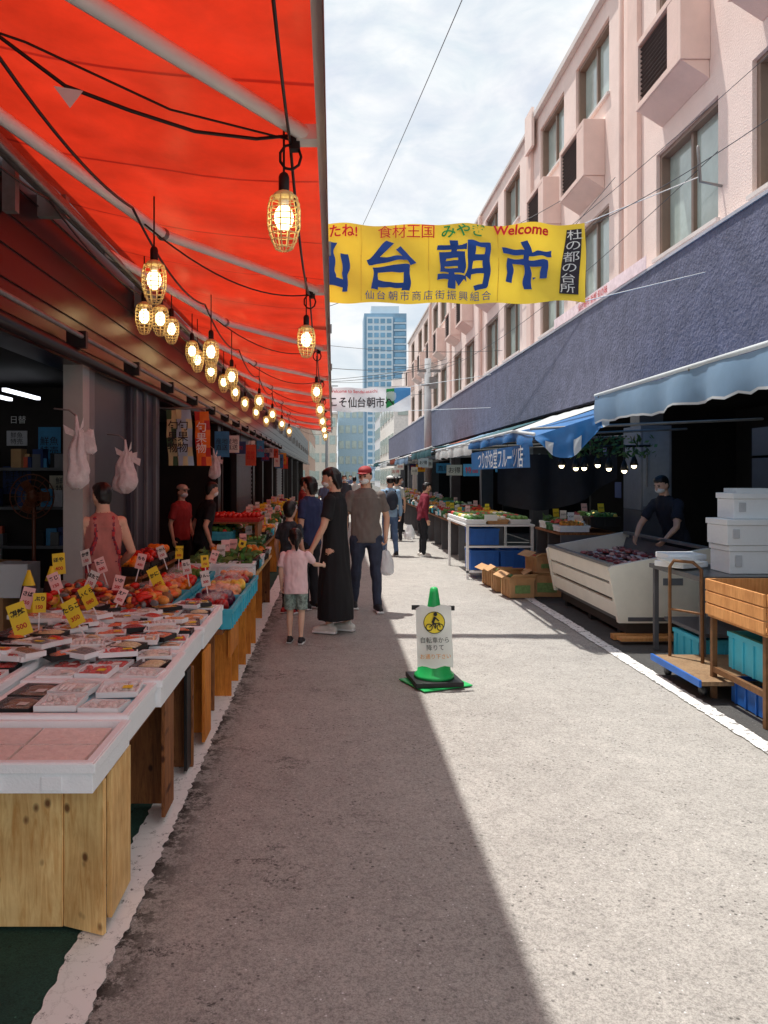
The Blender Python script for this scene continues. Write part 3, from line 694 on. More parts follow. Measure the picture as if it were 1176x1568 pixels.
a.make('body', e, bevel=.006)
a = MB(); a.box(2.95,3.8,7.75,9.9,.06,.165,M('case_base',(60,52,46),.7))
for yy in (7.9,8.8,9.7):
    for xx in (2.95,3.6): a.box(xx,xx+.09,yy,yy+.09,.003,.058,black)
a.obox((3.3,7.55,.05),(1.0,.12,.03),crate_w,rz=.03); a.obox((3.3,7.72,.035),(1.0,.1,.05),crate_w)
a.make('base', e)
a = MB(); mt = [M('meat%d'%i, c, .3, .25, 30, coat=.4) for i, c in enumerate([(120,28,32),(150,50,48),(190,110,105),(90,20,26),(215,170,160)])]
for i in range(9):
    for j in range(4):
        x = 2.93+.2*j; y = 7.86+.225*i; z = .60+(x-2.86)*.14
        a.obox((x+.09,y+.1,z+.01),(.18,.2,.02), white if (i+j)%3 else black, ry=-.14)
        for q in range(5): a.ball((x+.04+.025*q, y+.1+R.uniform(-.02,.02), z+.035), (.03,.07,.022), R.choice(mt), 7, 5, jit=.3)
a.make('meat_trays', e)

def styrobox(name, x0, x1, y0, y1, z0, z1):
    a = MB(); a.box(x0+.01,x1-.01,y0+.01,y1-.01,z0,z1-.05,styro); a.box(x0,x1,y0,y1,z1-.048,z1,styro)
    for k in range(2): a.box(x0+.05+k*(x1-x0-.16), x0+.11+k*(x1-x0-.16), y0-.004, y0+.005, z0+.06, z1-.08, M('styro_shadow',(205,208,212),.7))
    return a.make(name, bevel=.012)
a = MB(); gm = M('steel_top', (120,122,124), .35, .2, 5, metal=.6)
a.box(3.0,4.3,6.3,7.3,.78,.82,gm); a.box(3.75,4.3,6.25,7.35,.0,.775,darkm)
for (xx,yy) in ((3.03,6.33),(3.03,7.25)): a.box(xx,xx+.04,yy,yy+.04,.003,.778,steeld)
a.box(3.1,3.7,6.4,7.2,.3,.33,steeld); a.make('steel_work_table')
styrobox('styrofoam_box', 3.32,3.8,6.45,6.8,.823,1.06); styrobox('styrofoam_box', 3.29,3.77,6.43,6.8,1.063,1.28); styrobox('styrofoam_box', 3.38,3.8,6.5,6.8,1.283,1.50); styrobox('styrofoam_box', 3.05,3.4,7.0,7.28,.823,.93)
a = MB()
for k in range(8): a.box(3.42,3.75,6.53+.028*k,6.54+.028*k,1.503,1.53+.01*(k%2),white)
a.make('tray_stack')
a = MB(); a.obox((3.12,6.9,.86),(.34,.3,.05),styro,rz=.5); a.obox((3.05,6.75,.90),(.3,.22,.02),wt,rz=.2,rx=.1); a.make('styrofoam_lid', bevel=.008)
a = MB(); a.box(4.0,4.4,10.0,10.6,1.2,2.3,M('grey_fridge',(130,132,136),.5)); a.box(4.03,4.37,9.99,9.998,1.25,2.25,M('fridge_door',(160,164,168),.3)); a.box(4.06,4.08,9.96,9.988,1.5,1.9,steel); a.box(4.0,4.4,10.0,10.6,0,1.197,steeld); a.make('upright_fridge', bevel=.01)
e = empty('hand_cart', (3.0, 5.8, 0)); a = MB(); rust = M('rusty_frame', (120,84,52), .6, .3, 20, metal=.3)
a.box(2.66,3.3,5.55,6.4,.13,.16,wood('cart_board',(120,96,70),(160,130,96),False)); a.box(2.64,2.658,5.55,6.4,.12,.17,bluec)
a.tube([(2.78,6.35,.16),(2.78,6.35,.90),(2.80,6.32,.95),(2.90,6.2,.95),(2.93,6.12,.90),(2.93,6.1,.16)], .014, rust); a.tube([(2.78,6.35,.55),(2.93,6.1,.55)], .010, rust)
a.make('platform', e)
a = MB()
for (xx,yy) in ((2.74,5.7),(3.2,5.7),(2.74,6.3),(3.2,6.3)):
    a.tube([(xx-.015,yy,.06),(xx+.015,yy,.06)], .045, black, seg=14, rnd=False); a.box(xx-.03,xx+.03,yy-.02,yy+.02,.1,.128,steel)
a.make('wheels', e)
e = empty('wooden_crate_stand', (3.2, 5.2, 0)); a = MB()
for j in range(3): a.box(2.80,3.5,4.95,4.97,.62+.09*j,.70+.09*j,crate_w); a.box(2.78,2.798,4.97,5.75,.62+.09*j,.70+.09*j,crate_w)
a.box(2.80,3.5,4.972,5.75,.60,.615,crate_w); a.box(2.80,3.5,5.752,5.77,.62,.88,crate_w); a.make('crate', e, bevel=.003)
a = MB()
for (xx,yy) in ((2.82,5.0),(3.45,5.0),(2.82,5.7),(3.45,5.7)): a.box(xx-.018,xx+.018,yy-.018,yy+.018,.003,.598,rust)
a.box(2.84,3.43,4.985,5.012,.2,.24,rust); a.box(2.805,2.835,5.02,5.68,.2,.24,rust); a.box(2.84,3.43,4.985,5.012,.54,.58,rust); a.make('legs', e)
def bin_(a, x0,x1,y0,y1,z0,z1,mat,t=.02):
    a.box(x0,x1,y0,y0+t,z0,z1,mat); a.box(x0,x1,y1-t,y1,z0,z1,mat); a.box(x0,x0+t,y0+t,y1-t,z0,z1,mat); a.box(x1-t,x1,y0+t,y1-t,z0,z1,mat); a.box(x0+t,x1-t,y0+t,y1-t,z0,z0+t,mat)
    a.box(x0-.012,x1+.012,y0-.012,y0-.001,z1-.035,z1,mat); a.box(x0-.012,x0-.001,y0,y1,z1-.035,z1,mat); a.box(x1+.001,x1+.012,y0,y1,z1-.035,z1,mat)
    n = max(2,int((y1-y0)/.12))
    for k in range(n): yy = y0+(k+.5)*(y1-y0)/n; a.box(x0-.01,x0-.001,yy-.008,yy+.008,z0,z1-.04,mat); a.box(x1+.001,x1+.01,yy-.008,yy+.008,z0,z1-.04,mat)
    n = max(2,int((x1-x0)/.12))
    for k in range(n): xx = x0+(k+.5)*(x1-x0)/n; a.box(xx-.008,xx+.008,y0-.01,y0-.001,z0,z1-.04,mat)
a = MB(); bin_(a,2.88,3.4,5.06,5.6,.26,.52,cyan); a.make('plastic_crate'); a = MB(); bin_(a,2.9,3.4,5.06,5.6,.01,.19,bluec); a.make('plastic_crate')
a = MB(); bin_(a,3.1,3.6,6.45,7.0,.01,.27,cyan); a.make('plastic_crate')
e = empty('market_stall', (2.5, 13, 0)); a = MB()
a.box(2.1,3.2,12.2,14.2,.84,.87,white)
for xx in (2.12,3.15):
    for yy in (12.25,14.15): a.box(xx,xx+.04,yy-.02,yy+.02,.003,.838,white)
a.box(2.16,3.15,12.23,12.26,.5,.53,white); a.box(2.12,3.15,12.23,12.26,.1,.13,white); a.make('frame', e)
a = MB(); bin_(a,2.2,2.65,12.3,12.8,.14,.45,bluec); bin_(a,2.68,3.1,12.3,12.8,.14,.45,bluec); bin_(a,2.2,2.65,12.3,12.8,.54,.8,bluec); a.make('crates', e)
a = MB(); veg = [M('veg%d'%i, c, .5, .25, 12) for i, c in enumerate([(70,120,50),(200,60,40),(225,140,40),(230,200,90),(110,150,70),(150,40,60),(235,225,210)])]
for i in range(7):
    for j in range(3):
        bin_(a,2.12+.35*j,2.43+.35*j,12.22+.28*i,12.46+.28*i,.875,.95,[styro,card,white][j])
        for q in range(6): a.ball((2.19+.35*j+.09*(q%3),12.28+.28*i+.1*(q//3),.96),.045,veg[[0,4,6,3,4,0,1][(i+j*2)%7]],7,5)
a.obox((2.5,12.2,.98),(.2,.01,.1),wt,rx=-.3)
a.make('goods', e)
def cbox(x0,x1,y0,y1,z0,z1,rz=0):
    a = MB(); c=((x0+x1)/2,(y0+y1)/2,0); a.T = Matrix.Translation(c)@Matrix.Rotation(rz,4,'Z')@Matrix.Translation((-c[0],-c[1],0))
    bin_(a,x0,x1,y0,y1,z0,z1,card,.006); a.obox(((x0+x1)/2,y0-.07,z1+.03),(x1-x0,.15,.006),card,rx=-.4); a.obox((x0-.06,(y0+y1)/2,z1+.03),(.13,y1-y0,.006),card,ry=-.5)
    a.box(x0+.06,x1-.06,y0-.0125,y0-.0122,z0+.06,z1-.1,M('label_green',(120,150,90),.7,.3,30))
    for q in range(8): a.ball((R.uniform(x0+.06,x1-.06),R.uniform(y0+.06,y1-.06),z1-.04),.05,veg[R.randint(0,6)],7,5)
    a.make('cardboard_box')
cbox(2.35,2.68,10.3,10.7,.01,.28,.1); cbox(2.72,3.1,10.4,10.8,.01,.3,-.1); cbox(2.3,2.66,10.85,11.2,.01,.3,0); cbox(2.3,2.6,11.4,11.8,.01,.25,.1); cbox(2.72,3.05,10.45,10.8,.33,.55,.2)

# ------------------------------------------------------------------ generic stalls
tagy = M('tag_yellow', (250,226,60), .6, .03, 5, trans=.2); tagp = M('tag_pink', (245,200,195), .6, .03, 5)
def produce_stall(name, x0, x1, y0, y1, h, side, dark=False):
    e = empty(name, ((x0+x1)/2,(y0+y1)/2,0)); a = MB()
    a.box(x0,x1,y0,y1,h-.03,h,plyd if dark else R.choice((plyd,ply,steeld)))
    n = max(2,int((y1-y0)/1.0))
    for k in range(n+1):
        yy = y0+.03+(y1-y0-.06)*k/n; a.box(x0+.02,x1-.02,yy-.012,yy+.012,.004,h-.032,steeld if dark else R.choice((plyo,plyd,plyo)))
    a.make('table', e); a = MB(); y = y0
    while y < y1-.3:
        wy = R.uniform(.26,.42)
        nx = max(1,int((x1-x0)/.36))
        for j in range(nx):
            xa = x0+j*(x1-x0)/nx+.01; xb = x0+(j+1)*(x1-x0)/nx-.01; up = (j if side=='R' else nx-1-j)*.07+.004+R.uniform(0,.03)
            bm_ = R.choice((cyan,white,card,styro,M('green_basket',(60,120,70),.5),black)); hh = R.uniform(.06,.14)
            bin_(a,xa,xb,y,y+wy-.02,h+up,h+up+hh,bm_,.012); kind = R.random(); v = R.choice(veg)
            if kind < .5:
                rr = R.uniform(.028,.042)
                for q in range(int((xb-xa)*(wy)/(rr*rr*2.6))): a.ball((R.uniform(xa+.04,xb-.04),R.uniform(y+.04,y+wy-.06),h+up+hh+R.uniform(-.02,.03)),rr*R.uniform(.85,1.1),v if R.random()<.85 else R.choice(veg),8,6)
            elif kind < .8:
                for q in range(14): a.ball((R.uniform(xa+.05,xb-.05),R.uniform(y+.05,y+wy-.07),h+up+hh+R.uniform(0,.05)),(R.uniform(.02,.05),R.uniform(.05,.11),R.uniform(.02,.035)),v,8,5,rot=Matrix.Rotation(R.uniform(-.9,.9),3,'Z'),jit=.6)
            else:
                for q in range(70):
                    c = Vector((R.uniform(xa+.03,xb-.03),R.uniform(y+.03,y+wy-.05),h+up+hh+R.uniform(-.02,.07))); s = R.uniform(.03,.07)
                    u = Vector((R.gauss(0,1),R.gauss(0,1),R.gauss(0,.7))).normalized(); vv = u.orthogonal().normalized()
                    a.add([c-u*s, c+vv*s*.5, c+u*s, c-vv*s*.5],[(0,1,2,3)],R.choice((leafA,leafB,veg[0])))
            if R.random() < .55:
                cx = (xa+xb)/2; a.obox((cx,y+wy*.5,h+up+hh+.12),(.09,.004,.12),R.choice((wt,tagy,tagp)),rz=R.uniform(-.3,.3),rx=-.2)
                put_text(a,R.choice(('300円','500円','¥200')),.032,Matrix.Translation((cx,y+wy*.5-.014,h+up+hh+.12))@Matrix.Rotation(math.pi/2-.2,4,'X'),bk)
        y += wy
    a.make('produce', e)
produce_stall('produce_stall', -1.50, -.80, 7.75, 10.0, .62, 'L')
produce_stall('produce_stall', -1.75, -.95, 10.3, 13.2, .68, 'L')
produce_stall('produce_stall', -1.75, -1.0, 13.6, 18.0, .7, 'L')
produce_stall('produce_stall', -1.75, -1.0, 18.4, 24.0, .7, 'L')
produce_stall('produce_stall', 2.4, 3.3, 14.8, 19.5, .72, 'R', True); produce_stall('produce_stall', 2.4, 3.3, 20, 26, .75, 'R', True); produce_stall('produce_stall', 2.4, 3.3, 27, 34, .75, 'R', True)
produce_stall('produce_stall', 3.15, 4.0, 10.7, 12.0, .85, 'R', True)
a = MB()
for i in range(13):
    y = 11.8+i*1.3+R.uniform(-.3,.3); z = R.uniform(2.0,2.3); wdt = R.uniform(.14,.26); h_ = R.uniform(.2,.45); x = -1.78+R.uniform(-.06,.1)
    c = R.choice(pm+[tagy,wt,wt]); a.box(x-wdt/2,x+wdt/2,y,y+.01,z-h_/2,z+h_/2,c); put_text(a,R.choice(('大\n特価','産地\n直送','旬','お買\n得')),wdt*.42,Matrix.Translation((x,y-.012,z))@R90,R.choice((ink,inkr))); a.tube([(x,y+.005,z+h_/2),(x,y+.005,2.5)],.004,cab,seg=4)
a.make('hanging_signboards')
a = MB()
for i in range(12):
    y = 12+i*1.7+R.uniform(-.3,.3); z = R.uniform(1.75,2.0); x = 2.3+R.uniform(0,.8); wdt = R.uniform(.2,.4)
    a.box(x-wdt/2,x+wdt/2,y,y+.01,z-.12,z+.12,R.choice(pm+[tagy,wt,wt])); put_text(a,R.choice(('特価','直送','新鮮','お得')),wdt*.4,Matrix.Translation((x,y-.012,z))@R90,R.choice((ink,inkr))); a.tube([(x,y+.005,z+.12),(x,y+.005,2.3)],.004,cab,seg=4)
a.make('hanging_signboards')
for (x0,x1,y0,y1,z0,z1) in ((3.4,3.9,12.3,12.7,.01,.3),(3.4,3.9,12.3,12.7,.31,.6),(3.45,3.9,12.3,12.7,.61,.9),(2.5,2.9,14.3,14.65,.01,.3)): styrobox('styrofoam_box',x0,x1,y0,y1,z0,z1)

# ------------------------------------------------------------------ near seafood table
e = empty('seafood_display_table', (-1.3, 4, 0)); a = MB()
a.box(-1.84,-.82,2.6,5.42,.575,.60,plyd)
a.obox((-1.24,2.80,.30),(.52,.02,.575),ply); a.obox((-.895,2.775,.29),(.17,.02,.555),ply,rz=-.35)
a.obox((-.815,2.93,.31),(.02,.26,.54),ply); a.obox((-.97,3.06,.31),(.28,.02,.56),ply)
a.obox((-.98,3.83,.30),(.36,.02,.56),plyd); a.obox((-.80,3.72,.31),(.018,.20,.54),plyd)
a.obox((-.96,4.35,.29),(.34,.03,.565),plyd); a.obox((-.81,4.28,.3),(.018,.12,.55),black)
a.obox((-.95,4.92,.29),(.30,.02,.565),plyo); a.obox((-.79,4.80,.30),(.018,.24,.55),plyo); a.obox((-1.0,5.38,.29),(.34,.02,.565),plyd)
a.make('table', e, bevel=.002)
def styrotray(a, x0,x1,y0,y1,z0,z1,t=.028):
    a.box(x0,x1,y0,y0+t,z0,z1,styro); a.box(x0,x1,y1-t,y1,z0,z1,styro); a.box(x0,x0+t,y0+t,y1-t,z0,z1,styro); a.box(x1-t,x1,y0+t,y1-t,z0,z1,styro); a.box(x0+t,x1-t,y0+t,y1-t,z0,z0+.05,styro)
    a.box(x0-.008,x1+.008,y0-.008,y0-.001,z1-.035,z1-.002,styro); a.box(x1+.001,x1+.008,y0,y1,z1-.035,z1-.002,styro)
    n = int((x1-x0)/.2)
    for k in range(n): a.box(x0+.06+.2*k,x0+.13+.2*k,y0-.006,y0-.0005,z0+.01,z1-.045,styro)
trays = [(-1.42,-.79,2.53,2.985,.603,.705),(-1.85,-1.425,2.53,2.985,.603,.705),(-1.40,-.80,2.99,3.46,.605,.72),(-1.40,-.775,3.465,4.02,.605,.73),(-1.42,-.79,4.03,4.62,.605,.73),(-1.42,-.78,4.63,5.42,.605,.74),
         (-1.84,-1.425,2.99,3.7,.605,.76),(-1.84,-1.43,3.71,4.5,.605,.78),(-1.84,-1.43,4.51,5.42,.605,.80)]
a = MB()
for tr in trays: styrotray(a,*tr)
a.make('styrofoam_trays', e, bevel=.008)
film = bpy.data.materials.new('cling_film'); film.use_nodes = True; b = film.node_tree.nodes['Principled BSDF']
b.inputs['Base Color'].default_value = (1,1,1,1); b.inputs['Roughness'].default_value = .1; b.inputs['Alpha'].default_value = .16
nn = film.node_tree.nodes.new('ShaderNodeTexNoise'); nn.inputs['Scale'].default_value = 14; bb_ = film.node_tree.nodes.new('ShaderNodeBump'); bb_.inputs['Strength'].default_value = .6
film.node_tree.links.new(nn.outputs[0], bb_.inputs['Height']); film.node_tree.links.new(bb_.outputs[0], b.inputs['Normal'])
fish = [M('fish%d'%i, c, .35, .3, 45, bump=.3, bscale=80) for i, c in enumerate([(240,180,140),(240,110,44),(246,218,200),(210,40,26),(130,92,60),(250,236,226),(240,160,80),(160,36,40),(120,122,122),(222,204,156)])]
ice = M('ice_blue', (176,228,242), .4, .08, 12); pinkice = M('pale_film', (246,242,240), .28, .06, 9, bump=.6, bscale=14)
a = MB()
def pack(cx, cy, z, wx, wy, rz, traym, fm, filmed=True):
    T0 = a.T; a.T = Matrix.Translation((cx,cy,z))@Matrix.Rotation(rz,4,'Z')@Matrix.Rotation(R.uniform(-.08,.08),4,'X')
    a.box(-wx/2,wx/2,-wy/2,wy/2,0,.008,traym); t=.007; hh=.026
    a.box(-wx/2-t,wx/2+t,-wy/2-t,-wy/2,0.002,hh,traym); a.box(-wx/2-t,wx/2+t,wy/2,wy/2+t,0.002,hh,traym); a.box(-wx/2-t,-wx/2,-wy/2,wy/2,0.002,hh,traym); a.box(wx/2,wx/2+t,-wy/2,wy/2,.002,hh,traym)
    k = R.randint(0,3)
    if k == 0:
        for q in range(26): a.ball((R.uniform(-wx*.38,wx*.38),R.uniform(-wy*.36,wy*.36),.018),(R.uniform(.012,.024),R.uniform(.012,.022),.012),fm,6,4,jit=.5)
    elif k == 1:
        for q in range(6): a.ball((-wx*.36+q*wx*.145,0,.017),(wx*.09,wy*.38,.016),fm,8,5,jit=.3,rot=Matrix.Rotation(R.uniform(-.15,.15),3,'Z'))
    elif k == 2:
        for q in range(3): a.ball((R.uniform(-.01,.01),-wy*.28+q*wy*.28,.017),(wx*.42,wy*.15,.015),fm,10,5,jit=.3)
    else: a.ball((0,0,.014),(wx*.40,wy*.34,.024),fm,14,8,jit=.9)
    if filmed:
        a.add([(-wx/2-.004,-wy/2-.004,.028),(wx/2+.004,-wy/2-.004,.028),(wx/2+.004,wy/2+.004,.029),(-wx/2-.004,wy/2+.004,.029),(0,0,.038)],[(0,1,4),(1,2,4),(2,3,4),(3,0,4)],film,True)
        if R.random() < .6: a.box(wx*.12,wx*.38,-wy*.36,-wy*.10,.034,.0345,R.choice((wt,wt,tagy)))
    a.T = T0
for (x0,x1,y0,y1,z0,z1) in trays[:2]:
    a.box(x0+.03,x1-.03,y0+.03,y1-.03,z0+.05,z1-.05,pinkice)
    nxx = 2
    for i in range(nxx):
        for j in range(2):
            cx_ = x0+.05+(i+.5)*(x1-x0-.1)/nxx; cy_ = y0+.04+(j+.5)*(y1-y0-.08)/2
            a.obox((cx_,cy_,z1-.035),((x1-x0-.12)/nxx,(y1-y0-.1)/2,.03),M('pale_fillet',(244,224,216),.35,.12,22,bump=.4,bscale=40),rz=R.uniform(-.02,.02))
for ti,(x0,x1,y0,y1,z0,z1) in enumerate(trays[2:]):
    a.box(x0+.03,x1-.03,y0+.03,y1-.03,z1-.04,z1-.022,[ice,pinkice,ice,ice,ice,ice,pinkice][ti])
    nx = 3 if x1-x0 > .5 else 2; ny_ = max(2,int((y1-y0)/.165)); px_=(x1-x0-.06)/nx; py_=(y1-y0-.06)/ny_
    for i in range(nx):
        for j in range(ny_):
            fm = R.choice([fish[0],fish[2],fish[5],fish[1],fish[3],fish[3],fish[6],fish[9],fish[1],fish[7]]); tm = R.choice((white,white,white,styro,black))
            if ti == 0: fm = fish[5] if i else fish[4]; tm = white if i else black
            pack(x0+.03+px_*(i+.5)+R.uniform(-.015,.015), y0+.03+py_*(j+.5)+R.uniform(-.012,.012), z1-.02+(.0 if R.random()<.6 else .014), px_*R.uniform(.74,.88), py_*R.uniform(.7,.84), R.uniform(-.22,.22), tm, fm)
for i in range(80):
    x = R.uniform(-1.80,-.92); y = R.uniform(3.6,5.35); pack(x, y, .785+R.uniform(0,.03) if x<-1.42 else .755+R.uniform(0,.02), R.uniform(.12,.18),R.uniform(.08,.12), R.uniform(-.7,.7), R.choice((white,styro,black,white)), R.choice(fish+[fish[1],fish[3]]))
a.make('seafood_packs', e)
a = MB()
for i in range(170):
    x = R.uniform(-1.82,-1.1); y = R.uniform(4.9,5.5)+(.0 if x>-1.5 else -.3); a.ball((x,y,.79+R.uniform(0,.09)+(.06 if x<-1.5 else 0)),(R.uniform(.02,.06),R.uniform(.015,.04),R.uniform(.012,.03)),R.choice((fish[1],fish[3],fish[7],fish[4],fish[6],fish[8])),8,5,jit=.8,rot=Matrix.Rotation(R.uniform(-1.5,1.5),3,'Z'))
a.make('dried_seafood_heap', e)
def tag(x,y,z,mat,t1,t2,w=.085,h=.15,lean=-.25,rz=0,ry=0):
    q = MB(); q.T = Matrix.Translation((x,y,z))@Matrix.Rotation(rz,4,'Z')@Matrix.Rotation(ry,4,'Y')@Matrix.Rotation(lean,4,'X')
    q.box(-w/2,w/2,-.001,.001,-h/2,h/2,mat); q.box(-.004,.004,.002,.006,-h/2-.10,h/2-.02,white)
    T = R90; T1 = Matrix.Translation((0,-.003,h*.2))@T; T2 = Matrix.Translation((0,-.003,-h*.22))@T
    put_text(q,t1,w*.42,T1,ink,.0012); put_text(q,t2,w*.40,T2,inkr,.0008); q.make('price_tag')
tag(-1.59,3.9,.92,tagy,'銀鮭','500',.09,.17,ry=-.35,rz=.2); tag(-1.42,4.2,.90,tagy,'たらこ','350',.085,.15,ry=-.5,rz=.1); tag(-1.45,4.55,.93,tagy,'いくら','980',.08,.14,ry=-.55); tag(-1.80,5.05,1.07,tagy,'ほや','400',.08,.14,ry=-.1,rz=.2); tag(-1.23,5.35,.93,tagy,'かに','600',.08,.17,ry=-.5)
tag(-1.6,5.3,1.03,tagp,'たこ','300',.07,.11,ry=-.4); tag(-1.45,5.2,.92,tagp,'いか','200',.07,.11,ry=.2); tag(-1.35,4.9,.88,tagp,'えび','450',.06,.1,ry=.4); tag(-.98,5.9,.86,wt,'りんご','300',.07,.12,ry=-.2); tag(-1.75,4.4,.95,tagp,'さば','250',.07,.12,ry=.2)
tag(-1.5,6.0,.98,tagp,'もも','400',.07,.12,ry=.2); tag(-1.2,6.3,.9,wt,'なし','350',.07,.12,ry=-.2); tag(-1.4,7.0,.95,tagy,'ぶどう','500',.07,.12); tag(-1.1,7.1,.9,tagp,'きゅうり','100',.07,.12,ry=.3); tag(-1.0,8.4,.88,tagy,'梨','100',.08,.13,ry=.3)
for (x,y,z,m_,s_) in ((-1.7,4.7,1.0,tagp,'あじ'),(-1.55,4.95,.98,wt,'ほたて'),(-1.72,5.35,1.08,wt,'かき'),(-1.3,5.6,.9,tagp,'柿'),(-1.45,6.5,1.0,wt,'みかん'),(-1.15,6.9,.88,tagy,'梅'),(-1.66,4.35,.93,tagy,'ぶり')): tag(x,y,z,m_,s_,'150',.07,.11,ry=R.uniform(-.5,.4),rz=R.uniform(-.3,.3))
a = MB()
for (x,y) in ((-1.80,4.55),(-1.74,4.75)):
    a.loft([(x,y,.80,.05,.035),(x,y,.92,.055,.035),(x,y,1.0,.04,.02),(x,y,1.09,.008,.006)],[tagy,M('dark_label',(60,40,40),.5),tagy],12)
a.make('yellow_snack_bag')

e = empty('fruit_stall', (-1.1, 6.6, 0)); a = MB()
a.box(-1.55,-.80,5.55,7.65,.50,.53,plyd)
for yy in (5.75,6.17,6.7,7.1,7.55): a.obox((-.92,yy,.25),(.32,.02,.49),plyo)
a.obox((-.77,5.95,.40),(.018,.5,.2),plyo); a.make('table', e)
a = MB()
for (y0,y1) in ((5.58,6.2),(6.25,6.85),(6.9,7.5)): bin_(a,-1.12,-.74,y0,y1,.534,.68,cyan,.014); bin_(a,-1.54,-1.16,y0,y1,.56,.72,cyan,.014)
a.make('crates', e)
a = MB(); fr = [M('orange',(236,130,30),.45,.12,8,bump=.1,bscale=120),M('tomato',(205,40,28),.25,.1,8),M('apple',(170,40,40),.3,.3,14),M('peach',(235,160,110),.5,.2,10),M('plum',(90,30,60),.3,.2,10),M('leafy',(90,130,50),.6,.3,20),M('corn_yellow',(235,200,80),.5,.15,10)]
for j,(y0,y1) in enumerate(((5.58,6.2),(6.25,6.85),(6.9,7.5))):
    for c,(x0,x1,zt) in enumerate(((-1.12,-.74,.68),(-1.54,-1.16,.73))):
        for s_ in range(2):
            f = fr[[2,4,1,0,3,6,0,1,2,3,5,1][(j*4+c*2+s_)%12]]
            ya = y0+.03+s_*(y1-y0)/2; yb = ya+(y1-y0)/2-.05
            for q in range(42): a.ball((R.uniform(x0+.05,x1-.05),R.uniform(ya+.01,yb),zt-.02+R.uniform(0,.06)),R.uniform(.026,.036),f,10,7)
            for q in range(2):
                cx = R.uniform(x0+.1,x1-.1); cy_ = R.uniform(ya+.05,yb-.03); a.ball((cx,cy_,zt+.05),(.09,.07,.035),film,14,8,jit=.5)
a.make('fruit', e)
e = empty('raised_fruit_display', (-1.6,7.2,0)); a = MB(); a.box(-1.85,-1.56,6.3,7.7,.80,.82,plyd)
for yy in (6.35,7.0,7.65): a.box(-1.83,-1.58,yy-.01,yy+.01,.004,.798,plyd)
for i in range(4):
    y = 6.3+.35*i; bin_(a,-1.84,-1.58,y,y+.3,.825,.9,black,.01)
    for q in range(26): a.ball((R.uniform(-1.8,-1.62),R.uniform(y+.04,y+.26),.9+R.uniform(0,.05)),R.uniform(.03,.04),fr[[0,1,2,0,1][i]],9,6)
a.make('baskets', e)
e = empty('raised_fruit_display', (-1.5,9.5,0)); a = MB(); a.box(-1.72,-1.0,10.35,11.2,1.0,1.02,plyd); a.box(-1.7,-1.66,10.4,11.1,.7,.998,plyd); a.box(-1.06,-1.02,10.4,11.1,.7,.998,plyd)
bin_(a,-1.7,-1.0,10.4,11.1,1.022,1.08,M('red_crate',(190,40,30),.5),.012)
for q in range(60): a.ball((R.uniform(-1.65,-1.05),R.uniform(10.45,11.05),1.08+R.uniform(0,.03)),.035,fr[1],8,6)
a.make('baskets', e)

def bag(name, x, y, z0, z1, w, mat, handles=True, seed=0):
    a = MB(); n = 22; seg = 36; vs = []; fs = []
    for i in range(n+1):
        u = i/n; z = z0+(z1-z0)*u
        r_ = w*min(1,(u*6+.35))*(1-.62*max(0,(u-.25)/.75)**1.3)
        for k in range(seg):
            an = 2*math.pi*k/seg; cx_, sy_ = math.cos(an), math.sin(an)
            q = 1+.38*noise.noise((cx_*1.3+x+seed, sy_*1.3, z*5+y))+.22*noise.noise((cx_*4+x, sy_*4, z*11+seed))+.16*math.sin(an*7+u*5+seed)*u
            vs.append((x+r_*q*cx_+.03*noise.noise((z*6,x,seed)), y+r_*.65*q*sy_, z+.02*noise.noise((cx_*2,sy_*2,seed))))
    for i in range(n):
        for k in range(seg): fs.append((i*seg+k, i*seg+(k+1)%seg, (i+1)*seg+(k+1)%seg, (i+1)*seg+k))
    fs.append(list(range(seg-1,-1,-1))); a.add(vs, fs, mat, True)
    if handles:
        a.tube([(x,y,z1-.03),(x-.01,y,z1+.10)], [.022,.008], mat, seg=7); a.tube([(x-.01,y,z1+.10),(x-.06,y,z1+.14),(WX+.03,y,z1+.15)], .006, steel, seg=5)
        for (dx,dz) in ((-.09,.04),(.10,.0),(.05,.09),(.13,-.06)):
            a.add([(x-.01,y,z1-.05),(x+.01,y-.01,z1-.02),(x+dx,y-.03,z1+dz),(x+dx*.9,y-.01,z1+dz-.06)],[(0,1,2,3)],mat,True)
    return a.make(name)
pbag = M('translucent_bag', (248,238,238), .3, .14, 25, trans=.35, bump=.6, bscale=30); wbag = M('white_bag', (246,247,248), .4, .06, 12, trans=.3)
bag('plastic_bag', -1.76, 5.3, 1.56, 1.96, .075, pbag, seed=1); bag('plastic_bag', -1.68, 5.35, 1.80, 1.97, .05, pbag, False, seed=5); bag('plastic_bag', -1.76, 6.55, 1.5, 1.85, .09, pbag, seed=2); bag('plastic_bag', -1.70, 11.0, 1.6, 1.93, .08, pbag, seed=3)
a = MB(); fl = [M('flag%d'%i,c,.7,.1,6,trans=.2) for i,c in enumerate([(206,196,150),(60,90,60),(235,120,40),(190,50,40),(165,188,208)])]
for i,(x,y,c1,c2) in enumerate([(-1.78,8.55,0,1),(-1.66,8.5,4,0),(-1.50,8.75,2,3)]):
    vs=[];fs=[];ms=[]
    for j in range(13):
        v=j/12
        for k in range(4): u=k/3; vs.append((x-.08+.16*u+.03*v, y+.03*math.sin(v*9+u*5)+.05*u, 2.38-.62*v))
    for j in range(12):
        for k in range(3): p=j*4+k; fs.append((p,p+4,p+5,p+1)); ms.append(fl[c1 if (j//2+k)%3 else c2])
    a.add(vs,fs,ms,True); put_text(a,'旬\n果\n物',.12,Matrix.Translation((x+.01,y-.05,2.08))@R90,ink if i<2 else wt,.001)
a.tube([(-1.95,8.6,2.4),(-1.40,8.6,2.4)],.01,steel); a.make('vertical_flag')

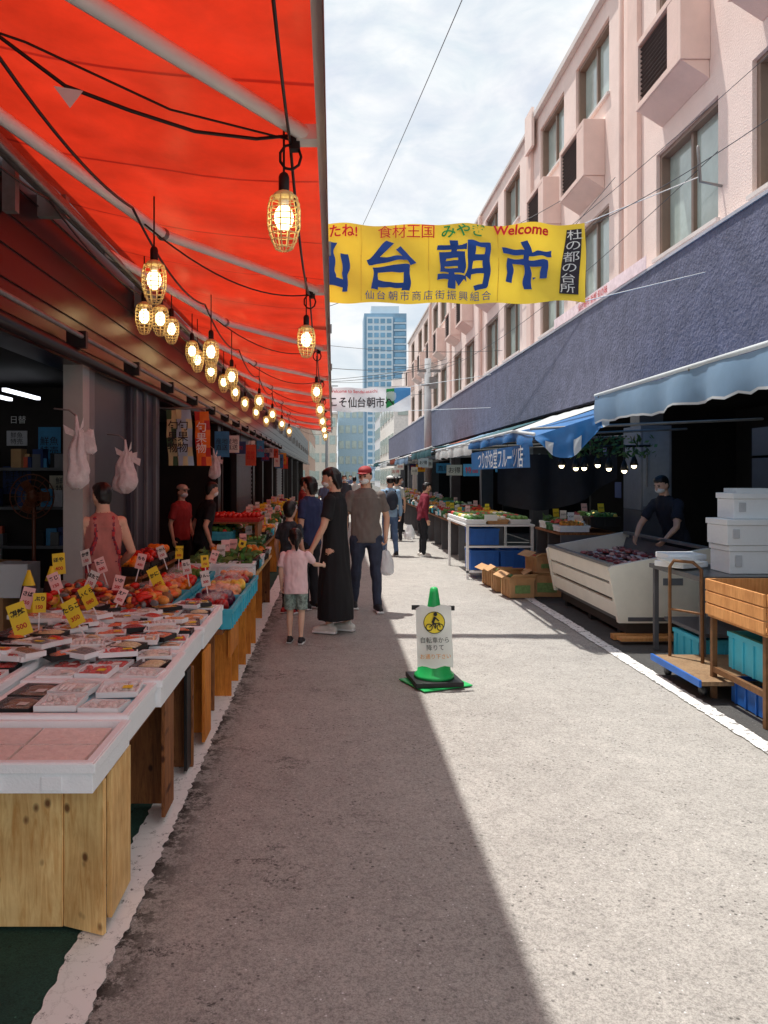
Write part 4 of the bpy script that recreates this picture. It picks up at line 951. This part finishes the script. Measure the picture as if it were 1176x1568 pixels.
# ------------------------------------------------------------------ traffic cone
e = empty('traffic_cone', (.80, 6.1, 0)); a = MB(); gr = M('cone_green', (36,176,92), .4, .12, 8); cx, cy = .80, 6.1
a.loft([(cx,cy,.058,.16,.16),(cx,cy,.08,.155,.155),(cx,cy,.095,.135,.135),(cx,cy,.20,.118,.118),(cx,cy,.55,.062,.062),(cx,cy,.72,.036,.036),(cx,cy,.755,.03,.03),(cx,cy,.765,.018,.018)],gr,32)
a.make('body', e)
a = MB(); a.obox((cx+.01,cy,.010),(.44,.40,.012),gr,rz=.42); a.obox((cx,cy,.036),(.38,.38,.038),black,rz=.12); a.make('base', e, bevel=.012)
a = MB()
sgn = M('sign_sheet', (246,246,242), .4, .03, 5, trans=.3); X0,X1,Z0,Z1 = -.14,.14,.17,.63
a.T = Matrix.Translation((cx-.01,cy-.155,0))@Matrix.Rotation(.06,4,'Z')
def bend(p): return Vector((p[0], p[1]-.02*math.cos(p[0]*9)+(p[2]-.13)*.19+.006*math.sin(p[2]*20), p[2]+.03))
vs=[];fs=[]
for i in range(9):
    for j in range(13): vs.append(bend((X0+(X1-X0)*i/8,0,Z0-.03+(Z1-Z0)*j/12+.01*math.sin(i*1.3))))
for i in range(8):
    for j in range(12): p=i*13+j; fs.append((p,p+13,p+14,p+1))
a.add(vs,fs,sgn,True)
a.add([bend((.085*math.cos(t*.3),-.006,.475+.085*math.sin(t*.3))) for t in range(21)],[list(range(21))],M('sign_yellow',(245,220,50),.5))
def ringm(xc,zc,r1,r2,y,m):
    vs=[]
    for t in range(20): c_,s_=math.cos(t*math.pi/10),math.sin(t*math.pi/10); vs+= [bend((xc+r1*c_,y,zc+r1*s_)),bend((xc+r2*c_,y,zc+r2*s_))]
    a.add(vs,[(2*t,2*t+1,(2*t+3)%40,(2*t+2)%40) for t in range(20)],m)
ringm(-.042,.44,.028,.021,-.011,ink); ringm(.045,.44,.028,.021,-.011,ink); ringm(0,.475,.085,.08,-.009,ink)
def stroke(x0,z0,x1,z1,w_):
    d=Vector((x1-x0,0,z1-z0)); n_=Vector((-d.z,0,d.x)).normalized()*w_/2; A=Vector((x0,-.013,z0));B=Vector((x1,-.013,z1)); a.add([bend(A-n_),bend(B-n_),bend(B+n_),bend(A+n_)],[(0,1,2,3)],ink)
stroke(-.042,.44,-.005,.47,.007); stroke(-.005,.47,.035,.47,.007); stroke(.035,.478,.045,.44,.007); stroke(0,.44,-.015,.475,.007)
stroke(-.015,.475,.005,.52,.02); stroke(.005,.515,.035,.488,.010); stroke(-.01,.478,.012,.455,.012); stroke(.012,.455,.003,.43,.010)
a.add([bend((.008+.015*math.cos(t*.5),-.013,.54+.015*math.sin(t*.5))) for t in range(13)],[list(range(13))],ink)
for t,z,m_,s_ in (('自転車から',.345,ink,.046),('降りて',.29,ink,.046),('お通り下さい',.225,M('sign_orange',(225,150,40)),.040)):
    for k,ch in enumerate(t): put_text(a,ch,s_,Matrix.Translation(((k-(len(t)-1)/2)*s_*1.02,-.014,z))@R90,m_,0,fn=bend)
a.box(-.17,-.11,.075,.095,.60,.635,black); a.box(.11,.17,.085,.105,.59,.625,black); a.tube([(-.15,.09,.612),(.15,.09,.607)],.006,black,seg=6)
a.make('sign_sheet', e)

# ------------------------------------------------------------------ people
skinm = M('skin', (226,178,150), .55, .06, 10); skinc = M('skin_child', (234,194,168), .55, .05, 10)
hairb = M('hair_black', (30,25,25), .4, .3, 60, stretch=(1,1,.15)); eyem = M('eye_dark', (20,14,12), .3)
def person(name, x, y, heading, H, top, bottom, shoe, hair=hairb, skin=skinm, mask=None, cap=None, hairlen=0, pony=False, sleeve='short', dress=False, shorts=False, pack_=None, apron=None,
           armL=None, armR=None, legL=(0,0), legR=(0,0), turn=0, tilt=0, child=False, lean=0.0, width=1.0, vox=.0085, sole=None, curlL=.6, curlR=.6, hem=.86):
    mb = MB()
    mats = [skin, top, bottom, shoe, hair, mask or white, cap or black, eyem, sole or white, pack_ or black, apron or top]
    mb.mats = mats
    SK, TP, BT, SH, HR, MK, CP, EY, SO, PK, AP = range(11)
    W = width
    for sgn_, (fx, fy) in ((1, legL), (-1, legR)):
        hip = Vector((.088*sgn_*W, 0, .88)); ank = Vector((.095*sgn_+fx, fy, .09)); kn = hip.lerp(ank, .5)+Vector((0,-.035-abs(fy)*.12,0))
        th = hip.lerp(kn, .5); cf = kn.lerp(ank, .35)+Vector((0,.012,0)); lo = kn.lerp(ank,.8)
        if shorts:
            mb.tube([hip, th, kn, cf, lo, ank], [.085,.072,.054,.052,.036,.034], SK, 12)
            mb.tube([hip, th, hip.lerp(kn,.85)], [.098,.095,.10], BT, 14, rnd=False)
        elif dress:
            mb.tube([hip, th, kn, cf, lo, ank], [.085,.072,.054,.050,.036,.032], SK, 12)
        else:
            mb.tube([hip, th, kn, cf, lo, ank+Vector((0,0,-.02))], [.10*W,.088,.068,.064,.055,.054], BT, 12)
        f0 = ank+Vector((0,.02,0))
        mb.tube([(f0.x,f0.y+.035,.045),(f0.x,f0.y-.03,.052),(f0.x+.008*sgn_,f0.y-.11,.04),(f0.x+.012*sgn_,f0.y-.17,.03)], [.042,.044,.045,.034], SH, 12)
        mb.tube([(f0.x,f0.y,.055),(f0.x,f0.y-.01,.10)], [.042,.040], SH, 12, rnd=False)
        mb.obox((f0.x+.006*sgn_, f0.y-.07, .006), (.085,.27,.022), SO)
    def ln(z): return -lean*max(0, z-.9)
    rg = [(.80,.13*W,.095),(.86,.158*W,.112),(.94,.165*W,.118),(1.04,.148*W,.108),(1.14,.146*W,.106),(1.26,.165*W,.115),(1.36,.178*W,.112),(1.43,.165*W,.095),(1.475,.115*W,.075),(1.50,.062,.06),(1.58,.052,.055)]
    mb.loft([(0, ln(z), z, rx, ry) for z, rx, ry in rg], [BT if not dress else TP]*2+[TP]*7+[SK], 24)
    if dress:
        mb.loft([(0,0,.14,.235*W,.20),(0,.0,.35,.225*W,.19),(0,0,.6,.20*W,.165),(0,0,.85,.182*W,.14),(0,0,1.0,.165*W,.125),(0,ln(1.15),1.15,.158*W,.118),(0,ln(1.35),1.35,.178*W,.115),(0,ln(1.44),1.44,.15*W,.09)], TP, 28)
    else:
        mb.loft([(0,ln(hem),hem,.178*W,.130),(0,ln(.95),.95,.175*W,.128),(0,ln(1.08),1.08,.162*W,.12),(0,ln(1.25),1.25,.172*W,.12),(0,ln(1.38),1.38,.18*W,.112)], TP, 26)
    if apron:
        mb.loft([(0,-.03,.35,.19*W,.135),(0,-.02,.7,.188*W,.138),(0,-.015,1.0,.178*W,.134),(0,-.012+ln(1.2),1.2,.172*W,.126)], AP, 26)
        for q in (1,-1): mb.tube([(.12*q,.10,1.15),(.07*q,.115,1.3),(.075*q,.06,1.46),(.08*q,-.10,1.40),(.10*q,-.12,1.2)],.014,AP,8)
    for sgn_, arm, curl in ((1, armL, curlL), (-1, armR, curlR)):
        s0 = Vector((.168*sgn_*W, ln(1.42), 1.415))
        el, wr = arm if arm else ((.235*sgn_*W, .03, 1.12), (.25*sgn_*W, -.05, .87))
        el = Vector(el); wr = Vector(wr)
        m1 = s0.lerp(el,.5); f1 = el.lerp(wr,.3)
        mb.tube([s0, m1, el, f1, wr], [.052,.046,.038,.037,.025], (SK if sleeve != 'long' else TP), 12)
        mb.ball(s0, (.058,.062,.055), TP if sleeve != 'none' else SK, 14, 8)
        if sleeve == 'short': mb.tube([s0, m1, s0.lerp(el,.70)], [.062,.062,.064], TP, 14, rnd=False)
        if sleeve == 'long': mb.tube([s0, m1, el, f1, wr], [.062,.057,.05,.046,.038], TP, 14, rnd=False)
        d = (wr-el).normalized(); inw = Vector((-sgn_,0,0)); inw = (inw-d*inw.dot(d)).normalized(); fw = d.cross(inw).normalized()
        if fw.y > 0: fw = -fw
        pc_ = wr+d*.045
        rot = Matrix((fw, inw, d)).transposed()
        mb.ball(pc_, (.040,.017,.050), SK, 12, 8, rot=rot); mb.tube([wr, pc_], [.024,.026], SK, 8)
        for q, (o, ln_) in enumerate(((.030,.070),(.010,.080),(-.010,.074),(-.029,.058))):
            pts = [pc_+d*.03+fw*o]
            for sgm in range(3):
                an = curl*(sgm+.5)*.75; pts.append(pts[-1]+(d*math.cos(an)+inw*math.sin(an))*ln_*(.42,.33,.25)[sgm])
            mb.tube(pts, [.0095,.009,.0085,.007], SK, 8)
        tb = pc_-d*.02+fw*.03
        mb.tube([tb, tb+fw*.025+d*.02+inw*.008, tb+fw*.03+d*.045+inw*.02], [.012,.011,.008], SK, 8)
    hs = 1.0 if not child else 1.32
    nk = Vector((0, ln(1.52)-.005, 1.53))
    mb.T = Matrix.Translation(nk)@Matrix.Rotation(math.radians(turn),4,'Z')@Matrix.Rotation(math.radians(tilt),4,'X')@Matrix.Scale(hs,4)
    c = Vector((0,-.012,.115))
    mb.ball(c, (.074,.092,.108), SK, 22, 16); mb.ball(c+Vector((0,-.028,-.055)), (.052,.058,.055), SK, 16, 10)
    mb.tube([c+Vector((0,-.088,.01)), c+Vector((0,-.104,-.022))], [.009,.014], SK, 8)
    for q in (1,-1):
        mb.ball(c+Vector((.077*q,.008,-.01)), (.010,.020,.030), SK, 10, 8)
        mb.ball(c+Vector((.029*q,-.083,.008)), (.012,.010,.0055), EY, 8, 6)
        mb.ball(c+Vector((.030*q,-.083,.028)), (.017,.008,.004), HR, 8, 6)
    if mask: mb.ball(c+Vector((0,-.040,-.045)), (.062,.068,.046), MK, 16, 10)
    else: mb.ball(c+Vector((0,-.084,-.05)), (.02,.008,.006), mb.mi(M('lips', (176,96,86), .5)), 8, 6)
    mb.ball(c+Vector((0,.026,.026)), (.080,.086,.096), HR, 22, 14)
    mb.ball(c+Vector((0,.0,.072)), (.076,.084,.050), HR, 20, 12)
    if hairlen > 0:
        mb.loft([(0,.050,.115-hairlen,.050,.030),(0,.052,.115-hairlen*.6,.074,.046),(0,.042,.09,.085,.062),(0,.03,.15,.084,.078)], HR, 20)
    elif not cap:
        mb.ball(c+Vector((0,.05,-.02)), (.066,.052,.07), HR, 16, 10)
    if pony:
        mb.ball(c+Vector((0,.115,.03)), (.03,.03,.03), HR, 10, 8); mb.tube([c+Vector((0,.12,.03)), c+Vector((0,.15,-.02)), c+Vector((0,.13,-.10)), c+Vector((0,.12,-.15))], [.022,.032,.026,.012], HR, 10)
    if cap:
        mb.ball(c+Vector((0,.006,.072)), (.084,.100,.058), CP, 22, 12); mb.loft([(0,-.10,.158,.066,.058),(0,-.10,.168,.066,.058)], CP, 20)
    mb.T = None
    if pack_:
        mb.ball((0,.17,1.22),(.14,.09,.22),PK,18,12); mb.ball((0,.23,1.12),(.10,.06,.11),PK,14,10)
        for q in (1,-1): mb.tube([(.10*q,.1,1.42),(.11*q,-.02,1.46),(.12*q,-.11,1.36),(.13*q,-.10,1.2),(.14*q,.05,1.08)],.018,PK,8)
    src = mb
    me = src.mesh(name+'_src'); ob = bpy.data.objects.new('tmp', me); scene.collection.objects.link(ob)
    rm = ob.modifiers.new('r','REMESH'); rm.mode='VOXEL'; rm.voxel_size = vox
    smd = ob.modifiers.new('s','SMOOTH'); smd.factor=.5; smd.iterations=1
    dg = bpy.context.evaluated_depsgraph_get(); dg.update()
    m2 = bpy.data.meshes.new_from_object(ob.evaluated_get(dg)); bpy.data.objects.remove(ob)
    tree_ = BVHTree.FromPolygons([Vector(v) for v in src.v], src.f)
    m2.materials.clear()
    for q in src.mats: m2.materials.append(q)
    mi = []; vm = {}
    for p in m2.polygons:
        r_ = tree_.find_nearest(p.center); k = src.m[r_[2]] if r_[2] is not None else 0; mi.append(k)
        for v in p.vertices: vm[v] = k
    m2.polygons.foreach_set('material_index', mi); m2.polygons.foreach_set('use_smooth', [True]*len(m2.polygons))
    s = H/1.75
    Rm = Matrix.Rotation(math.radians(heading),3,'Z')
    nrm = [v.normal.copy() for v in m2.vertices]
    for i_, v in enumerate(m2.vertices):
        k = vm.get(i_,0); p = v.co.copy()
        if k in (1,2,10):
            q = Vector((p.x*9, p.y*9, p.z*(5 if not dress else 1.6)))+Vector((x,y,0)); p += nrm[i_]*(.018*noise.noise(q)+.009*noise.noise(q*2.3))
        if k == 4: q = Vector((p.x*40,p.y*40,p.z*8)); p += nrm[i_]*.005*noise.noise(q)
        p.z = max(p.z, 0.0)
        v.co = Rm @ (p*s)
    me.name='x'; bpy.data.meshes.remove(me)
    o = bpy.data.objects.new(name, m2); scene.collection.objects.link(o); o.location = (x,y,.006); m2.name = name
    return o
brown = M('tshirt_brown', (118,108,102), .85, .12, 10); jeans = M('jeans_dark', (52,60,80), .85, .25, 12); sneak = M('sneaker_black', (36,36,40), .6); blackc = M('dress_black', (24,24,28), .85, .15, 6)
redcap = M('cap_red', (160,44,48), .7); whitesh = M('sneaker_white', (225,220,212), .6); maskm = M('mask_white',(240,240,238),.6); pantb = M('pants_black',(34,36,42),.9)
pinkt = M('tshirt_pink', (250,214,216), .85, .08, 8); floral = M('floral_shorts', (140,160,152), .85, .8, 30)
person('man_walking', .40, 9.4, 8, 1.74, brown, jeans, sneak, mask=maskm, cap=redcap, turn=-32, tilt=8, legL=(.03,-.08), legR=(-.02,.22), armL=((.27,.03,1.13),(.245,-.03,.90)), armR=((-.25,.03,1.14),(-.27,-.10,.92)), width=1.12, curlL=1.5, hem=.84)
person('woman_in_black_dress', .02, 8.1, -112, 1.72, blackc, blackc, whitesh, hairlen=.13, sleeve='short', dress=True, mask=maskm, turn=10, tilt=14, armL=((.245,-.03,1.14),(.28,-.15,.90)), armR=((-.22,.02,1.14),(-.22,-.12,.95)), legL=(0,-.03), legR=(0,.10), width=.86, curlL=1.2)
person('child_in_pink_shirt', -.37, 7.56, 172, 1.07, pinkt, floral, sneak, skin=skinc, pony=True, shorts=True, child=True, turn=18, tilt=4, armR=((-.30,-.12,1.25),(-.39,-.30,1.22)), armL=((.24,.0,1.14),(.24,-.06,.9)), legL=(0,-.02), legR=(0,.04), width=1.15, vox=.011, hem=.80, curlR=1.2)
person('boy_in_dark_shirt', -.52, 9.2, 150, 1.28, M('shirt_print',(56,66,74),.85,.6,16), pantb, M('shoe_red',(170,40,40),.6), child=True, turn=10, width=1.05, vox=.011)
person('woman_in_navy', -.28, 9.5, -130, 1.62, M('navy_top',(44,56,96),.85), pantb, sneak, hairlen=.12, mask=white, vox=.010, width=.95)
person('man_with_backpack', 1.18, 15.9, 190, 1.62, M('shirt_lightblue',(140,172,200),.85), M('jeans_blue',(76,100,134),.85), sneak, cap=M('cap_white',(220,220,216)), pack_=M('backpack_dark',(38,44,58),.8), legL=(0,-.12), legR=(0,.16), vox=.011, sleeve='long')
person('woman_in_burgundy', 1.82, 15.7, 100, 1.50, M('burgundy',(130,36,56),.85), pantb, whitesh, hairlen=.1, sleeve='long', tilt=14, lean=.12, vox=.011)
plaid = bpy.data.materials.new('red_plaid'); plaid.use_nodes=True; nt=plaid.node_tree; N=nt.nodes; L=nt.links
ck = N.new('ShaderNodeTexChecker'); ck.inputs['Scale'].default_value=28; ck.inputs['Color1'].default_value=(.55,.04,.05,1); ck.inputs['Color2'].default_value=(.20,.04,.07,1); g=N.new('ShaderNodeNewGeometry'); L.new(g.outputs['Position'],ck.inputs['Vector']); L.new(ck.outputs[0],N['Principled BSDF'].inputs['Base Color']); N['Principled BSDF'].inputs['Roughness'].default_value=.85
person('vendor_in_plaid_apron', -1.80, 6.02, 205, 1.58, M('vendor_top',(190,120,110),.85), pantb, sneak, apron=plaid, sleeve='none', vox=.010, turn=20, tilt=6, width=.88, armL=((.25,-.03,1.15),(.2,-.22,1.02)), armR=((-.25,-.03,1.15),(-.18,-.24,1.02)))
person('vendor_in_black', -1.72, 10.05, 120, 1.55, blackc, blackc, sneak, mask=white, sleeve='short', vox=.011, tilt=10, lean=.2)
person('vendor_in_red', -2.15, 10.9, 60, 1.5, M('red_top',(170,50,50),.85), blackc, sneak, mask=white, vox=.012, cap=M('cap_cream',(210,190,170)))
person('fish_vendor', 4.12, 9.2, -62, 1.64, M('polo_navy',(38,40,52),.85), blackc, sneak, mask=maskm, sleeve='short', lean=.4, tilt=20, armL=((.28,-.38,1.12),(.22,-.50,.98)), armR=((-.26,-.38,1.12),(-.22,-.5,.98)), vox=.010)
for i,(x,y,h,hd) in enumerate([(.35,24,1.65,0),(.75,27,1.6,170),(-.2,22,1.55,20),(.1,31,1.7,0),(1.2,30,1.6,180),(.5,36,1.6,0),(-.6,19,1.58,90),(1.9,22,1.6,90),(1.6,19.5,1.6,185),(.9,40,1.65,0),(2.1,27,1.6,200),(-.55,14.5,1.6,100),(1.5,34,1.6,10),(.2,45,1.7,0)]):
    person('shopper', x, y, hd, h, M('sh%d'%(i%7),[(60,64,72),(200,200,196),(90,100,130),(40,42,48),(150,60,60),(120,120,110),(70,60,90)][i%7],.85), pantb, sneak, vox=.018, legL=(0,-.08), legR=(0,.12), mask=white)
o = bag('shopping_bag', .645, 9.33, .44, .74, .085, wbag, False, seed=8)
a = MB(); a.tube([(.63,9.36,.70),(.645,9.35,.80),(.665,9.36,.70)],.006,wbag,seg=5); h_ = a.make('handle'); h_.parent=o; h_.matrix_parent_inverse=Matrix.Translation(o.location).inverted()
bag('shopping_bag', 1.55, 15.6, .35, .65, .10, wbag, False, seed=4)
print('done')
